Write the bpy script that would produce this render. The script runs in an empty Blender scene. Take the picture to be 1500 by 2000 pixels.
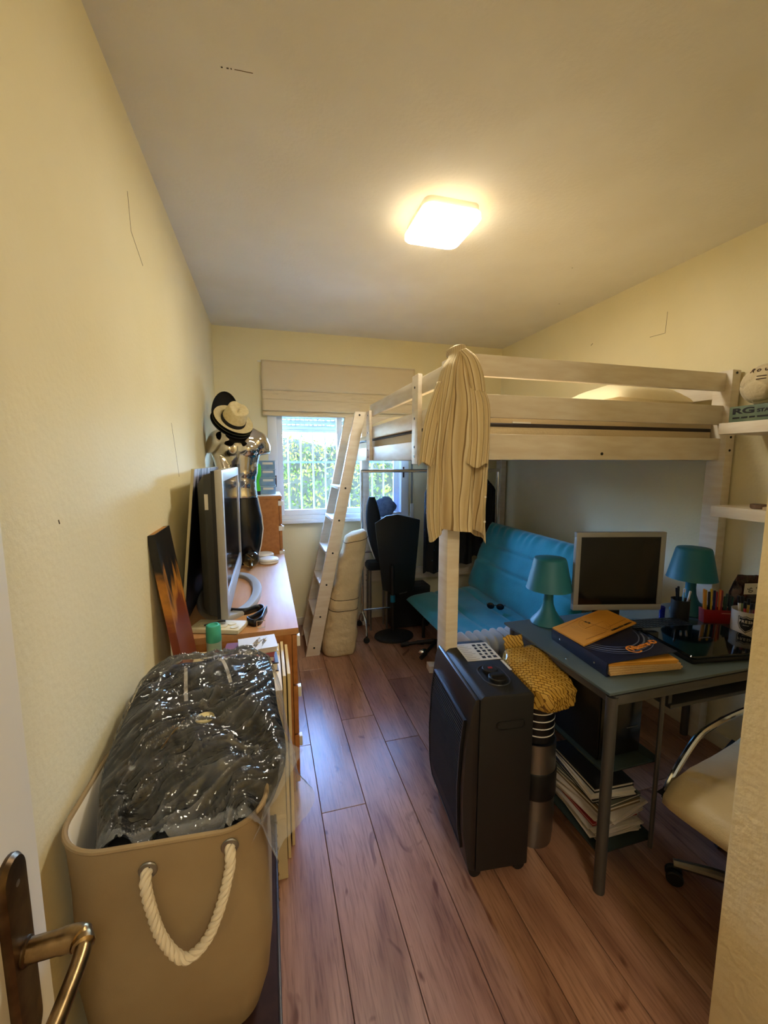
import bpy, bmesh, math, random
from mathutils import Vector, Matrix, Euler, noise
random.seed(7)
S = bpy.context.scene
COL = S.collection
R = math.radians

# ---------------------------------------------------------------- camera
cam_d = bpy.data.cameras.new('camera'); cam = bpy.data.objects.new('camera', cam_d); COL.objects.link(cam)
cam_d.sensor_fit = 'HORIZONTAL'; cam_d.sensor_width = 36.0; cam_d.lens = 36.0 * 808.4 / 1500.0
cam_d.clip_start = 0.02; cam_d.clip_end = 200
YAW, PIT = 0.2754, 0.12124
fwd = Vector((math.sin(YAW)*math.cos(PIT), math.cos(YAW)*math.cos(PIT), -math.sin(PIT)))
rgt = Vector((math.cos(YAW), -math.sin(YAW), 0)); upv = rgt.cross(fwd)
mw = Matrix((rgt, upv, -fwd)).transposed().to_4x4(); mw.translation = (0, 0, 1.5)
cam.matrix_world = mw
S.camera = cam

# ---------------------------------------------------------------- world, sun, exposure
S.view_settings.view_transform = 'Standard'; S.view_settings.look = 'None'
S.view_settings.gamma = 1.0; S.view_settings.use_curve_mapping = False
S.view_settings.exposure = 0.4
W = bpy.data.worlds.new('world'); S.world = W; W.use_nodes = True
wn = W.node_tree; wn.nodes.clear()
wo = wn.nodes.new('ShaderNodeOutputWorld'); wb = wn.nodes.new('ShaderNodeBackground'); sk = wn.nodes.new('ShaderNodeTexSky')
sk.sky_type = 'NISHITA'; sk.sun_disc = False; sk.sun_elevation = R(38); sk.sun_rotation = R(200); sk.dust_density = 0.4; sk.ozone_density = 2.5
wb.inputs['Strength'].default_value = 15.0
tint = wn.nodes.new('ShaderNodeMix'); tint.data_type = 'RGBA'; tint.blend_type = 'MULTIPLY'; tint.inputs[0].default_value = 1.0; tint.inputs[7].default_value = (.86, .96, 1.12, 1)
wn.links.new(sk.outputs[0], tint.inputs[6]); wn.links.new(tint.outputs[2], wb.inputs[0]); wn.links.new(wb.outputs[0], wo.inputs[0])
sun_d = bpy.data.lights.new('sun', 'SUN'); sun_d.energy = 9.0; sun_d.angle = R(0.6); sun_d.color = (1, .93, .80)
sun = bpy.data.objects.new('sun', sun_d); COL.objects.link(sun); sun.rotation_euler = (R(50), 0, R(-24)); sun.location = (0, -5, 8)
por_d = bpy.data.lights.new('window_portal', 'AREA'); por_d.shape = 'RECTANGLE'; por_d.size = 1.3; por_d.size_y = 1.1; por_d.cycles.is_portal = True
por = bpy.data.objects.new('window_portal', por_d); COL.objects.link(por); por.location = (.67, 4.02, 1.48); por.rotation_euler = (R(-90), 0, 0)

LAMP_STRENGTH = 57.0

# ---------------------------------------------------------------- helpers
def lin(c):
    f = lambda v: v/12.92 if v <= .04045 else ((v+.055)/1.055)**2.4
    return tuple(f(x/255.0) for x in c) + (1.0,)
MATS = {}
def mat(name, col, rough=.6, metal=0, col2=None, scale=8, stretch=(1,1,1), bump=0, bscale=60, spec=.5, coat=0, rnd=0, trans=0, emit=None, sheen=0, detail=4):
    if name in MATS: return MATS[name]
    m = bpy.data.materials.new(name); m.use_nodes = True; nt = m.node_tree; b = nt.nodes['Principled BSDF']
    b.inputs['Roughness'].default_value = rough; b.inputs['Metallic'].default_value = metal
    b.inputs['Specular IOR Level'].default_value = spec; b.inputs['Coat Weight'].default_value = coat
    b.inputs['Base Color'].default_value = lin(col)
    if sheen: b.inputs['Sheen Weight'].default_value = sheen
    if trans: b.inputs['Transmission Weight'].default_value = trans
    if emit: b.inputs['Emission Color'].default_value = emit[0]; b.inputs['Emission Strength'].default_value = emit[1]
    tc = None
    if col2 is not None or bump:
        tc = nt.nodes.new('ShaderNodeTexCoord'); mp = nt.nodes.new('ShaderNodeMapping'); mp.inputs['Scale'].default_value = stretch
        src = tc.outputs['Object']
        if rnd:
            oi = nt.nodes.new('ShaderNodeObjectInfo'); va = nt.nodes.new('ShaderNodeVectorMath'); va.operation = 'ADD'
            vm = nt.nodes.new('ShaderNodeMath'); vm.operation = 'MULTIPLY'; vm.inputs[1].default_value = 37
            nt.links.new(oi.outputs['Random'], vm.inputs[0]); nt.links.new(src, va.inputs[0]); nt.links.new(vm.outputs[0], va.inputs[1]); src = va.outputs[0]
        nt.links.new(src, mp.inputs[0])
    if col2 is not None:
        n = nt.nodes.new('ShaderNodeTexNoise'); n.inputs['Scale'].default_value = scale; n.inputs['Detail'].default_value = detail
        cr = nt.nodes.new('ShaderNodeValToRGB'); cr.color_ramp.elements[0].color = lin(col); cr.color_ramp.elements[1].color = lin(col2)
        cr.color_ramp.elements[0].position = .35; cr.color_ramp.elements[1].position = .65
        nt.links.new(mp.outputs[0], n.inputs[0]); nt.links.new(n.outputs[0], cr.inputs[0])
        out = cr.outputs[0]
        if rnd:
            hs = nt.nodes.new('ShaderNodeHueSaturation'); mr = nt.nodes.new('ShaderNodeMapRange')
            mr.inputs['To Min'].default_value = 1-rnd; mr.inputs['To Max'].default_value = 1+rnd
            nt.links.new(oi.outputs['Random'], mr.inputs[0]); nt.links.new(mr.outputs[0], hs.inputs['Value']); nt.links.new(out, hs.inputs['Color']); out = hs.outputs[0]
        nt.links.new(out, b.inputs['Base Color'])
    if bump:
        n2 = nt.nodes.new('ShaderNodeTexNoise'); n2.inputs['Scale'].default_value = bscale; n2.inputs['Detail'].default_value = 3
        bp = nt.nodes.new('ShaderNodeBump'); bp.inputs['Strength'].default_value = bump; bp.inputs['Distance'].default_value = .01
        nt.links.new(mp.outputs[0], n2.inputs[0]); nt.links.new(n2.outputs[0], bp.inputs['Height']); nt.links.new(bp.outputs[0], b.inputs['Normal'])
    MATS[name] = m
    return m

WM = {}
def thing(name, label, cat, loc=(0,0,0), rz=0, group=None, rot=None, kind=None):
    o = bpy.data.objects.new(name, None); COL.objects.link(o); o.empty_display_size = .05
    o.location = loc; o.rotation_euler = rot if rot else (0, 0, rz)
    WM[o.name] = Matrix.Translation(Vector(loc)) @ Euler(rot if rot else (0,0,rz)).to_matrix().to_4x4()
    return tag(o, label, cat, group, kind)
def tag(o, label=None, cat=None, group=None, kind=None):
    if label: o['label'] = label
    if cat: o['category'] = cat
    if group: o['group'] = group
    if kind: o['kind'] = kind
    return o

class MB:
    def __init__(s): s.v = []; s.f = []; s.uv = None
    def box(s, a, b, M=None):
        i = len(s.v)
        for z in (a[2], b[2]):
            for x, y in ((a[0],a[1]),(b[0],a[1]),(b[0],b[1]),(a[0],b[1])):
                p = Vector((x,y,z)); s.v.append(M @ p if M else p)
        s.f += [[i+3,i+2,i+1,i],[i+4,i+5,i+6,i+7],[i,i+1,i+5,i+4],[i+1,i+2,i+6,i+5],[i+2,i+3,i+7,i+6],[i+3,i,i+4,i+7]]
        return s
    def cbox(s, c, d, rot=(0,0,0)):
        M = Matrix.Translation(Vector(c)) @ Euler(rot).to_matrix().to_4x4()
        return s.box([-q/2 for q in d], [q/2 for q in d], M)
    def bar(s, p, q, w, h, up=(0,0,1)):       # rectangular bar from p to q
        p = Vector(p); q = Vector(q); d = (q-p); L = d.length; d.normalize()
        u = Vector(up); x = d.cross(u)
        if x.length < 1e-4: x = d.cross(Vector((1,0,0)))
        x.normalize(); z = x.cross(d)
        M = Matrix((x, d, z)).transposed().to_4x4(); M.translation = p
        return s.box((-w/2, 0, -h/2), (w/2, L, h/2), M)
    def rings(s, rs, cap0=True, cap1=True, closed=True):
        i = len(s.v); n = len(rs[0])
        for r in rs: s.v += [Vector(p) for p in r]
        m = n if closed else n-1
        for k in range(len(rs)-1):
            for j in range(m):
                a = i+k*n+j; b = i+k*n+(j+1) % n
                s.f.append([a, b, b+n, a+n])
        if cap0: s.f.append([i+j for j in range(n)][::-1])
        if cap1: s.f.append([i+(len(rs)-1)*n+j for j in range(n)])
        return s
    def tube(s, pts, r, n=10, caps=True):
        pts = [Vector(p) for p in pts]; rs = []; up = None
        for k, p in enumerate(pts):
            t = (pts[min(k+1,len(pts)-1)]-pts[max(k-1,0)]).normalized()
            if up is None:
                up = t.cross(Vector((0,0,1)))
                if up.length < 1e-3: up = t.cross(Vector((1,0,0)))
            up = (up - t*up.dot(t)).normalized(); w = t.cross(up)
            rr = r[k] if isinstance(r, (list,tuple)) else r
            rs.append([p + (up*math.cos(a)+w*math.sin(a))*rr for a in [2*math.pi*j/n for j in range(n)]])
        return s.rings(rs, caps, caps)
    def lathe(s, prof, c=(0,0,0), n=28, M=None, sx=1, sy=1, cap0=True, cap1=True):
        rs = []
        for r, z in prof:
            ring = []
            for j in range(n):
                a = 2*math.pi*j/n; p = Vector((c[0]+r*sx*math.cos(a), c[1]+r*sy*math.sin(a), c[2]+z))
                ring.append(M @ p if M else p)
            rs.append(ring)
        return s.rings(rs, cap0, cap1)
    def ball(s, c, r, n=14, sc=(1,1,1), M=None):
        prof = [(max(1e-4, r*math.sin(math.pi*k/n)), -r*math.cos(math.pi*k/n)*sc[2]) for k in range(n+1)]
        return s.lathe(prof, c, n*2, M, sc[0], sc[1])
    def grid(s, fn, nu, nv, closed_u=False):
        i = len(s.v)
        for a in range(nu+(0 if closed_u else 1)):
            for b in range(nv+1): s.v.append(Vector(fn(a/nu, b/nv)))
        w = nv+1; na = nu+(0 if closed_u else 1)
        for a in range(nu):
            for b in range(nv):
                a2 = (a+1) % na
                s.f.append([i+a*w+b, i+a2*w+b, i+a2*w+b+1, i+a*w+b+1])
        return s
    def prism(s, poly, a, b, M=None):          # polygon in xy, extruded z a..b
        return s.rings([[ (M @ Vector((x,y,z)) if M else Vector((x,y,z))) for x, y in poly] for z in (a, b)])
    def build(s, name, m, parent=None, smooth=False, bevel=0, seg=2, local=False, solid=0, sub=0, auto=35):
        vs = [Vector(v) for v in s.v]; loc = None
        if parent is not None:
            if not local:
                inv = WM[parent.name].inverted(); vs = [inv @ v for v in vs]
        else:
            xs = [v.x for v in vs]; ys = [v.y for v in vs]; zs = [v.z for v in vs]
            loc = Vector(((min(xs)+max(xs))/2, (min(ys)+max(ys))/2, min(zs))); vs = [v-loc for v in vs]
        me = bpy.data.meshes.new(name); me.from_pydata([tuple(v) for v in vs], [], s.f)
        bm = bmesh.new(); bm.from_mesh(me)
        bmesh.ops.recalc_face_normals(bm, faces=bm.faces)
        if bevel:
            ed = [e for e in bm.edges if len(e.link_faces) == 2 and e.calc_face_angle(0) > R(28)]
            bmesh.ops.bevel(bm, geom=ed, offset=bevel, segments=seg, profile=.6, affect='EDGES', clamp_overlap=True)
        for f in bm.faces: f.smooth = bool(smooth or bevel)
        if (smooth or bevel):
            for e in bm.edges:
                if len(e.link_faces) == 2 and e.calc_face_angle(0) > R(auto): e.smooth = False
        bm.to_mesh(me); bm.free()
        if m: me.materials.append(m)
        o = bpy.data.objects.new(name, me); COL.objects.link(o)
        if parent is not None: o.parent = parent; WM[o.name] = WM[parent.name]
        else: o.location = loc; WM[o.name] = Matrix.Translation(loc)
        if solid:
            q = o.modifiers.new('solidify', 'SOLIDIFY'); q.thickness = solid; q.offset = 0
        if sub:
            q = o.modifiers.new('subdivision', 'SUBSURF'); q.levels = sub; q.render_levels = sub
        return o
def copy_tree(o, parent=None):
    c = o.copy(); COL.objects.link(c); c.parent = parent
    for ch in list(o.children): copy_tree(ch, c)
    return c
def rrect(w, d, r, n=5, cx=0, cy=0):           # rounded rectangle outline, half sizes
    out = []
    for qx, qy, a0 in ((1,1,0),(-1,1,90),(-1,-1,180),(1,-1,270)):
        for k in range(n+1):
            a = R(a0+90*k/n); out.append((cx+qx*(w-r)+r*math.cos(a), cy+qy*(d-r)+r*math.sin(a)))
    return out
def text(name, body, size, m, parent, M, ext=.0006, shear=0, align='CENTER', bold=0):
    c = bpy.data.curves.new(name, 'FONT'); c.body = body; c.size = size; c.extrude = ext; c.align_x = align; c.align_y = 'CENTER'; c.shear = shear; c.offset = bold
    t = bpy.data.objects.new(name, c); COL.objects.link(t)
    dg = bpy.context.evaluated_depsgraph_get(); me = bpy.data.meshes.new_from_object(t.evaluated_get(dg))
    bpy.data.objects.remove(t); me.name = name
    Mt = (WM[parent.name].inverted() if parent else Matrix()) @ M
    me.transform(Mt); me.materials.clear(); me.materials.append(m)
    o = bpy.data.objects.new(name, me); COL.objects.link(o); o.parent = parent; WM[o.name] = WM[parent.name]
    return o
def frame(o, x, y):                            # matrix with origin o, local x along x, y along y
    x = Vector(x).normalized(); y = Vector(y); z = x.cross(y).normalized(); y = z.cross(x)
    M = Matrix((x, y, z)).transposed().to_4x4(); M.translation = Vector(o); return M
def nz(x, y, z, s=1.0): return noise.noise(Vector((x*s, y*s, z*s)))
def catmull(pts, k=6):
    pts = [Vector(p) for p in pts]; out = []
    for i in range(len(pts)-1):
        p0 = pts[max(i-1,0)]; p1 = pts[i]; p2 = pts[i+1]; p3 = pts[min(i+2,len(pts)-1)]
        for j in range(k):
            t = j/k
            out.append(.5*((2*p1)+(p2-p0)*t+(2*p0-5*p1+4*p2-p3)*t*t+(3*p1-p0-3*p2+p3)*t**3))
    out.append(pts[-1]); return out

# ---------------------------------------------------------------- materials
M_wall = mat('wall_paint', (242,230,191), .7, col2=(238,225,182), scale=2.2, bump=.12, bscale=70)
M_ceil = mat('ceiling_paint', (236,230,216), .8, col2=(231,224,208), scale=3, bump=.1, bscale=60)
M_white = mat('white_lacquer', (236,232,224), .4)
M_frame = mat('window_aluminium', (232,236,240), .35)
M_bed = mat('white_stained_pine', (236,224,204), .5, col2=(226,210,186), scale=5, stretch=(1.5,1.5,9), bump=.05, bscale=40)
M_black = mat('black_plastic', (14,14,15), .45)
M_blackm = mat('matte_black_plastic', (22,22,23), .55, bump=.05, bscale=300)
M_bolt = mat('black_bolt', (16,14,12), .4)
M_chrome = mat('chrome', (225,225,225), .12, 1)
M_steel = mat('brushed_steel', (150,148,145), .38, 1, bump=.04, bscale=80)
M_grey = mat('grey_metal_paint', (92,90,88), .45, .6)
M_silver = mat('silver_plastic', (150,150,152), .4, .3)
M_dkscreen = mat('dark_screen', (8,8,9), .12)
M_turq = mat('turquoise_fabric', (8,128,140), .85, col2=(10,140,152), scale=6, sheen=.3, bump=.2, bscale=120)
M_lampblue = mat('blue_lamp_plastic', (20,104,122), .5)
M_beech = mat('beech_veneer', (186,122,62), .42, col2=(170,106,50), scale=3, stretch=(12,1.2,12))
M_beechtop = mat('beech_veneer_top', (196,146,98), .48, col2=(186,134,86), scale=3, stretch=(10,1.2,10), spec=.22)
M_paper = mat('white_paper', (222,214,200), .8)
M_kraft = mat('ochre_card', (214,150,52), .65, col2=(206,142,46), scale=9)
M_navy = mat('navy_binder', (14,20,44), .4)
M_red = mat('red_plastic', (140,18,20), .4)
M_cream = mat('cream_board', (222,200,150), .55)
M_canvas = mat('beige_canvas', (158,136,102), .9, col2=(148,124,90), scale=5, bump=.18, bscale=900)
M_lin = mat('white_lining', (222,214,200), .8)
M_rope = mat('cotton_rope', (226,212,186), .9)
M_dark = mat('dark_cloth', (13,13,15), .75, bump=.3, bscale=40)
M_ticking = mat('mattress_cover', (216,196,160), .9, bump=.2, bscale=120)
M_dbrown = mat('dark_brown_leather', (44,26,20), .7, col2=(56,34,26), scale=20, spec=.15)
M_brass = mat('aged_brass', (120,92,48), .4, 1)
# ================================================================ room shell
XL, XR, YB, ZC = -.39, 2.265, 3.75, 2.597
PX, PY = .95, .58          # corner of the partition that narrows the entrance
def struct(o): o['kind'] = 'structure'; return o
floor = struct(MB().box((XL-.1, -1.6, -.14), (XR+.1, YB+.1, -.012)).build('floor', mat('floor_underlay', (40,28,22), .9)))
struct(MB().box((XL-.15, -1.6, ZC), (XR+.15, YB+.25, ZC+.15)).build('ceiling', M_ceil))
wl = struct(MB().box((XL-.15, -1.6, -.14), (XL, YB+.25, ZC)).build('wall_left', M_wall))
struct(MB().box((XR, .4, -.14), (XR+.15, YB+.25, ZC)).build('wall_right', M_wall))
WX0, WX1, WZ0, WZ1 = .05, 1.27, .985, 1.98
wb_ = MB()
wb_.box((XL, YB, -.14), (WX0, YB+.25, ZC)).box((WX1, YB, -.14), (XR, YB+.25, ZC)).box((WX0, YB, -.14), (WX1, YB+.25, WZ0)).box((WX0, YB, WZ1), (WX1, YB+.25, ZC))
struct(wb_.build('wall_back', M_wall))
# partition: runs to the right wall at y=PY and back along the entrance
M_wallp = mat('rough_wall_paint', (232,214,168), .75, col2=(220,200,152), scale=4, bump=.22, bscale=55)
struct(MB().prism([(PX, -1.6), (PX, PY), (XR, PY), (XR, .4), (PX+.12, .4), (PX+.12, -1.6)], -.14, ZC).build('wall_front', M_wallp, bevel=.006))
struct(MB().box((XL-.15, -1.75, -.14), (PX+.12, -1.6, ZC)).build('wall_hall', M_wall))
# floor planks
M_plank = bpy.data.materials.new('oak_laminate'); M_plank.use_nodes = True; nt = M_plank.node_tree; b = nt.nodes['Principled BSDF']; Lk = nt.links.new
b.inputs['Roughness'].default_value = .30
tc = nt.nodes.new('ShaderNodeTexCoord'); oi = nt.nodes.new('ShaderNodeObjectInfo'); mu = nt.nodes.new('ShaderNodeMath'); mu.operation = 'MULTIPLY'; mu.inputs[1].default_value = 41
ad = nt.nodes.new('ShaderNodeVectorMath'); ad.operation = 'ADD'; Lk(oi.outputs['Random'], mu.inputs[0]); Lk(tc.outputs['Object'], ad.inputs[0]); Lk(mu.outputs[0], ad.inputs[1])
def nse(sc, st, det, dist=0):
    mp = nt.nodes.new('ShaderNodeMapping'); mp.inputs['Scale'].default_value = st; n = nt.nodes.new('ShaderNodeTexNoise'); n.inputs['Scale'].default_value = sc; n.inputs['Detail'].default_value = det; n.inputs['Distortion'].default_value = dist
    Lk(ad.outputs[0], mp.inputs[0]); Lk(mp.outputs[0], n.inputs[0]); return n.outputs[0]
broad = nse(2.4, (3.2,.55,1), 5, .8); fine = nse(9, (16,1.0,1), 8, .6); knot = nse(3.0, (2.6,1.3,1), 2, 2.2)
def ramp(src, els):
    r = nt.nodes.new('ShaderNodeValToRGB'); e = r.color_ramp.elements
    e[0].position, e[0].color = els[0][0], lin(els[0][1]); e[1].position, e[1].color = els[-1][0], lin(els[-1][1])
    for p_, c_ in els[1:-1]: q = e.new(p_); q.color = lin(c_)
    Lk(src, r.inputs[0]); return r.outputs[0]
def mixc(fac, a_, b_, mode='MIX'):
    m = nt.nodes.new('ShaderNodeMix'); m.data_type = 'RGBA'; m.blend_type = mode
    if isinstance(fac, float): m.inputs[0].default_value = fac
    else: Lk(fac, m.inputs[0])
    Lk(a_, m.inputs[6]); Lk(b_, m.inputs[7]); return m.outputs[2]
c_b = ramp(broad, [(.32,(134,92,72)),(.5,(162,118,94)),(.68,(178,134,108))])
c_f = ramp(fine, [(.34,(150,128,112)),(.48,(232,226,222)),(.62,(255,255,255))])
c_k = ramp(knot, [(.25,(176,150,136)),(.35,(255,255,255)),(1,(255,255,255))])
col = mixc(1.0, mixc(.5, c_b, c_f, 'MULTIPLY'), c_k, 'MULTIPLY')
hs = nt.nodes.new('ShaderNodeHueSaturation'); mr = nt.nodes.new('ShaderNodeMapRange'); mr.inputs['To Min'].default_value = .90; mr.inputs['To Max'].default_value = 1.14
Lk(oi.outputs['Random'], mr.inputs[0]); Lk(mr.outputs[0], hs.inputs['Value']); Lk(col, hs.inputs['Color']); Lk(hs.outputs[0], b.inputs['Base Color'])
bp = nt.nodes.new('ShaderNodeBump'); bp.inputs['Strength'].default_value = .12; bp.inputs['Distance'].default_value = .003; Lk(fine, bp.inputs['Height']); Lk(bp.outputs[0], b.inputs['Normal'])
PWD, x0 = .1945, .1795
pm = None
row = 0
x = x0 - PWD*3
starts = {}
while x < XR:
    PL = 2.05 if row == 4 else 1.26
    off = {3: 1.62, 4: 2.235, 5: 1.988}.get(row, random.uniform(0, 1.25))
    off = off - PL*math.ceil((off+1.6)/PL)
    y = off
    while y < YB:
        ya, yb = max(y, -1.6), min(y+PL, YB); xa, xb = max(x, XL), min(x+PWD, XR)
        if yb-ya > .02 and xb-xa > .02:
            g = .0011
            if abs(yb-ya-1.26) < 1e-3 and (xb-xa) > PWD-1e-4 and pm is not None:
                o = bpy.data.objects.new('floor_plank', pm); COL.objects.link(o)
                o.parent = floor
                c = Vector(((xa+xb)/2, (ya+yb)/2, -.012)); o.location = c - floor.location
            else:
                mb = MB().box((xa+g, ya+g, -.012), (xb-g, yb-g, 0))
                o = mb.build('floor_plank', M_plank, bevel=.0012, seg=1); o.parent = floor; o.location = o.location - floor.location
                if abs(yb-ya-1.26) < 1e-3 and (xb-xa) > PWD-1e-4: pm = o.data
        y += PL
    x += PWD; row += 1
# baseboards
M_skirt = mat('skirting_white', (226,214,190), .5)
for nm, a, b in (('baseboard_back', (XL+.012, YB-.012, 0), (XR-.012, YB, .075)), ('baseboard_left', (XL, .3, 0), (XL+.012, YB, .075)), ('baseboard_right', (XR-.012, PY, 0), (XR, YB, .075))):
    struct(MB().box(a, b).build(nm, M_skirt, bevel=.003))
# scratches and scuffs on the paint
M_scr = mat('pencil_scratch', (120,96,58), .9); M_scr2 = mat('dark_scuff', (70,58,42), .9)
def strip(pts, w, nrm, m, par, nm='scratch'):
    nrm = Vector(nrm); mb = MB()
    for a, b in zip(pts[:-1], pts[1:]):
        mb.bar(Vector(a), Vector(b), w, .0008, nrm)
    return mb.build(nm, m, par)
xs = XL+.0002
strip([(xs,1.571,2.339),(xs,1.581,2.228),(xs,1.70,2.175)], .003, (1,0,0), M_scr, wl)
strip([(xs,2.008,1.666),(xs,2.06,1.55),(xs,2.107,1.431)], .002, (1,0,0), M_scr, wl)
strip([(xs,.933,1.388),(xs,.936,1.380)], .003, (1,0,0), M_scr2, wl)
cei = bpy.data.objects['ceiling']; zs_ = ZC-.0002
for x_, y_, l_ in ((-.086,1.377,.005),(-.071,1.376,.006),(-.060,1.375,.003),(-.05,1.374,.02),(-.03,1.373,.03),(1.714,2.126,.006),(2.007,2.605,.008)):
    strip([(x_,y_,zs_),(x_+l_,y_-.001,zs_)], .004 if l_ < .01 else .002, (0,0,-1), M_scr2 if l_ < .01 else M_scr, cei)
wr_ = bpy.data.objects['wall_right']; xr_ = XR-.0002
strip([(xr_,1.977,2.361),(xr_,1.982,2.244),(xr_,2.084,2.249)], .002, (-1,0,0), M_scr, wr_)
strip([(xr_,2.566,2.324),(xr_,2.55,2.335)], .004, (-1,0,0), M_scr, wr_)

# ---------------------------------------------------------------- window
win = thing('window_1', 'white sliding aluminium window in the back wall', 'window', (.66, YB, WZ0), kind='structure')
del win['category']
fy0, fy1 = YB+.0, YB+.11
fr = MB()
fr.box((WX0-.03, YB-.012, WZ0-.0), (WX0+.045, fy1, WZ1)).box((WX1-.045, YB-.012, WZ0), (WX1+.03, fy1, WZ1)).box((WX0+.045, YB-.012, WZ0), (WX1-.045, fy1, WZ0+.035)).box((WX0+.045, YB-.012, WZ1-.04), (WX1-.045, fy1, WZ1))
fr.build('window_frame', M_frame, win, bevel=.004)
mg = bpy.data.materials.new('window_glass'); mg.use_nodes = True; nt = mg.node_tree; nt.nodes.clear()
o_ = nt.nodes.new('ShaderNodeOutputMaterial'); mx = nt.nodes.new('ShaderNodeMixShader'); tr = nt.nodes.new('ShaderNodeBsdfTransparent'); gl = nt.nodes.new('ShaderNodeBsdfGlossy'); fz = nt.nodes.new('ShaderNodeFresnel')
gl.inputs['Roughness'].default_value = .02; fz.inputs[0].default_value = 1.35; tr.inputs[0].default_value = (.96,.98,1,1)
nt.links.new(fz.outputs[0], mx.inputs[0]); nt.links.new(tr.outputs[0], mx.inputs[1]); nt.links.new(gl.outputs[0], mx.inputs[2]); nt.links.new(mx.outputs[0], o_.inputs[0])
for sx0, sx1, sy in ((WX0+.045, .675, YB+.03), (.625, WX1-.045, YB+.065)):
    sm = MB(); w = .05; a, b = WZ0+.035, WZ1-.04
    sm.box((sx0, sy, a), (sx0+w, sy+.03, b)).box((sx1-w, sy, a), (sx1, sy+.03, b)).box((sx0+w, sy, a), (sx1-w, sy+.03, a+w)).box((sx0+w, sy, b-w), (sx1-w, sy+.03, b))
    sash = sm.build('window_sash', M_frame, win, bevel=.003)
    MB().box((sx0+w-.004, sy+.012, a+w-.004), (sx1-w+.004, sy+.017, b-w+.004)).build('glass_pane', mg, sash)
for hx_, hz_ in ((.075, 1.33), (WX1-.022, 1.40)):
    MB().cbox((hx_, YB-.0135, hz_), (.016, .004, .10)).build('latch_recess', mat('latch_dark', (60,28,26), .5), win, bevel=.003)
MB().box((WX0-.03, YB-.055, WZ0-.03), (WX1+.03, YB+.01, WZ0)).build('window_sill', M_frame, win, bevel=.004)
# roller shutter with slats, part lowered behind the blind
rs = thing('roller_shutter', 'pale slatted roller shutter let down a little outside the window', 'shutter', (.66, YB+.17, 1.79))
M_slat = mat('shutter_slat', (196,206,196), .5)
for k in range(4):
    z = 1.79+k*.046
    MB().rings([[(xx, YB+.17-.006*math.sin(math.pi*t), z+.042*t) for t in (0,.25,.5,.75,1)]+[(xx, YB+.18, z+.042*t) for t in (1,0)] for xx in (WX0+.02, WX1-.02)]).build('slat', M_slat, rs, smooth=True)
    hm = MB()
    for j in range(28):
        hm.cbox((WX0+.06+j*.04, YB+.1735, z+.044), (.016, .003, .004))
    hm.build('slot_row', mat('slot_light', (235,240,245), .4), rs)['kind'] = 'stuff'
MB().box((WX0+.02, YB+.165, 1.765), (WX1-.02, YB+.185, 1.79)).build('bottom_bar', M_slat, rs, bevel=.003)
# shutter strap by the window
st = thing('shutter_strap', 'grey woven shutter strap hanging on the wall right of the window', 'strap', (1.335, YB-.01, 1.02))
MB().box((1.326, YB-.006, 1.09), (1.344, YB-.002, 2.2)).build('strap', mat('strap_grey', (150,150,140), .8), st)
MB().box((1.318, YB-.016, .95), (1.352, YB, 1.10)).build('strap_box', M_frame, st, bevel=.004)
# security grille
gr = thing('window_grille', 'white painted metal security bars outside the window', 'grille', (.66, YB+.3, .98))
M_bar = mat('bar_paint', (110,138,176), .5)
for k in range(11):
    xx = .085+k*.117
    MB().tube([(xx, YB+.30, .94), (xx, YB+.30, 2.05)], .0075, 8).build('bar', M_bar, gr, smooth=True)
for zz in (1.02, 1.495, 1.96):
    MB().box((-.02, YB+.296, zz-.008), (1.36, YB+.304, zz+.008)).build('cross_bar', M_bar, gr)
for xx in (-.02, 1.36):
    MB().box((xx-.01, YB+.25, 1.49), (xx+.01, YB+.304, 1.51)).build('wall_anchor', M_bar, gr)
# outside ground and hedge
struct(MB().box((-6, YB+.25, -.3), (9, 14, -.15)).build('terrace_ground', mat('terrace_stone', (200,190,170), .9)))
hb = MB(); rnd = random.Random(3)
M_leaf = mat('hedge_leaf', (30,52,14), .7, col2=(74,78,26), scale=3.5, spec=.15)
for k in range(15000):
    x = rnd.uniform(-2.6, 5.0); top = 1.90+.13*nz(x*1.7, 0, 0)+.05*nz(x*7, 3, 0)
    z = -.15+(top+.15)*rnd.random()**.7; y = 6.1+rnd.random()**2*.35+.12*nz(x*2, z*2, 1)
    s_ = rnd.uniform(.018, .04); E_ = Euler((rnd.uniform(0,6.3), rnd.uniform(0,6.3), rnd.uniform(0,6.3))).to_matrix(); c = Vector((x,y,z)); i = len(hb.v)
    for q in ((-1,0,0),(0,-.45,.12),(1,0,0),(0,.45,.12)): hb.v.append(c+E_ @ (Vector(q)*s_))
    hb.f += [[i,i+1,i+2],[i,i+2,i+3]]
hedge = thing('hedge', 'sunlit green hedge beyond the barred window', 'hedge', (1.2, 6.4, -.15), kind='stuff')
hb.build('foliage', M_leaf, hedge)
MB().grid(lambda u, v: (-2.6+7.6*u, 6.42+.1*nz(u*20, v*6, 0), -.15+(1.94+.12*nz((-2.6+7.6*u)*1.7,0,0))*v), 60, 12).build('dark_backing', mat('hedge_core', (16,24,8), .9), hedge, solid=.12)  # solid dark sheet behind the leaves, showing through their gaps
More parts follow.
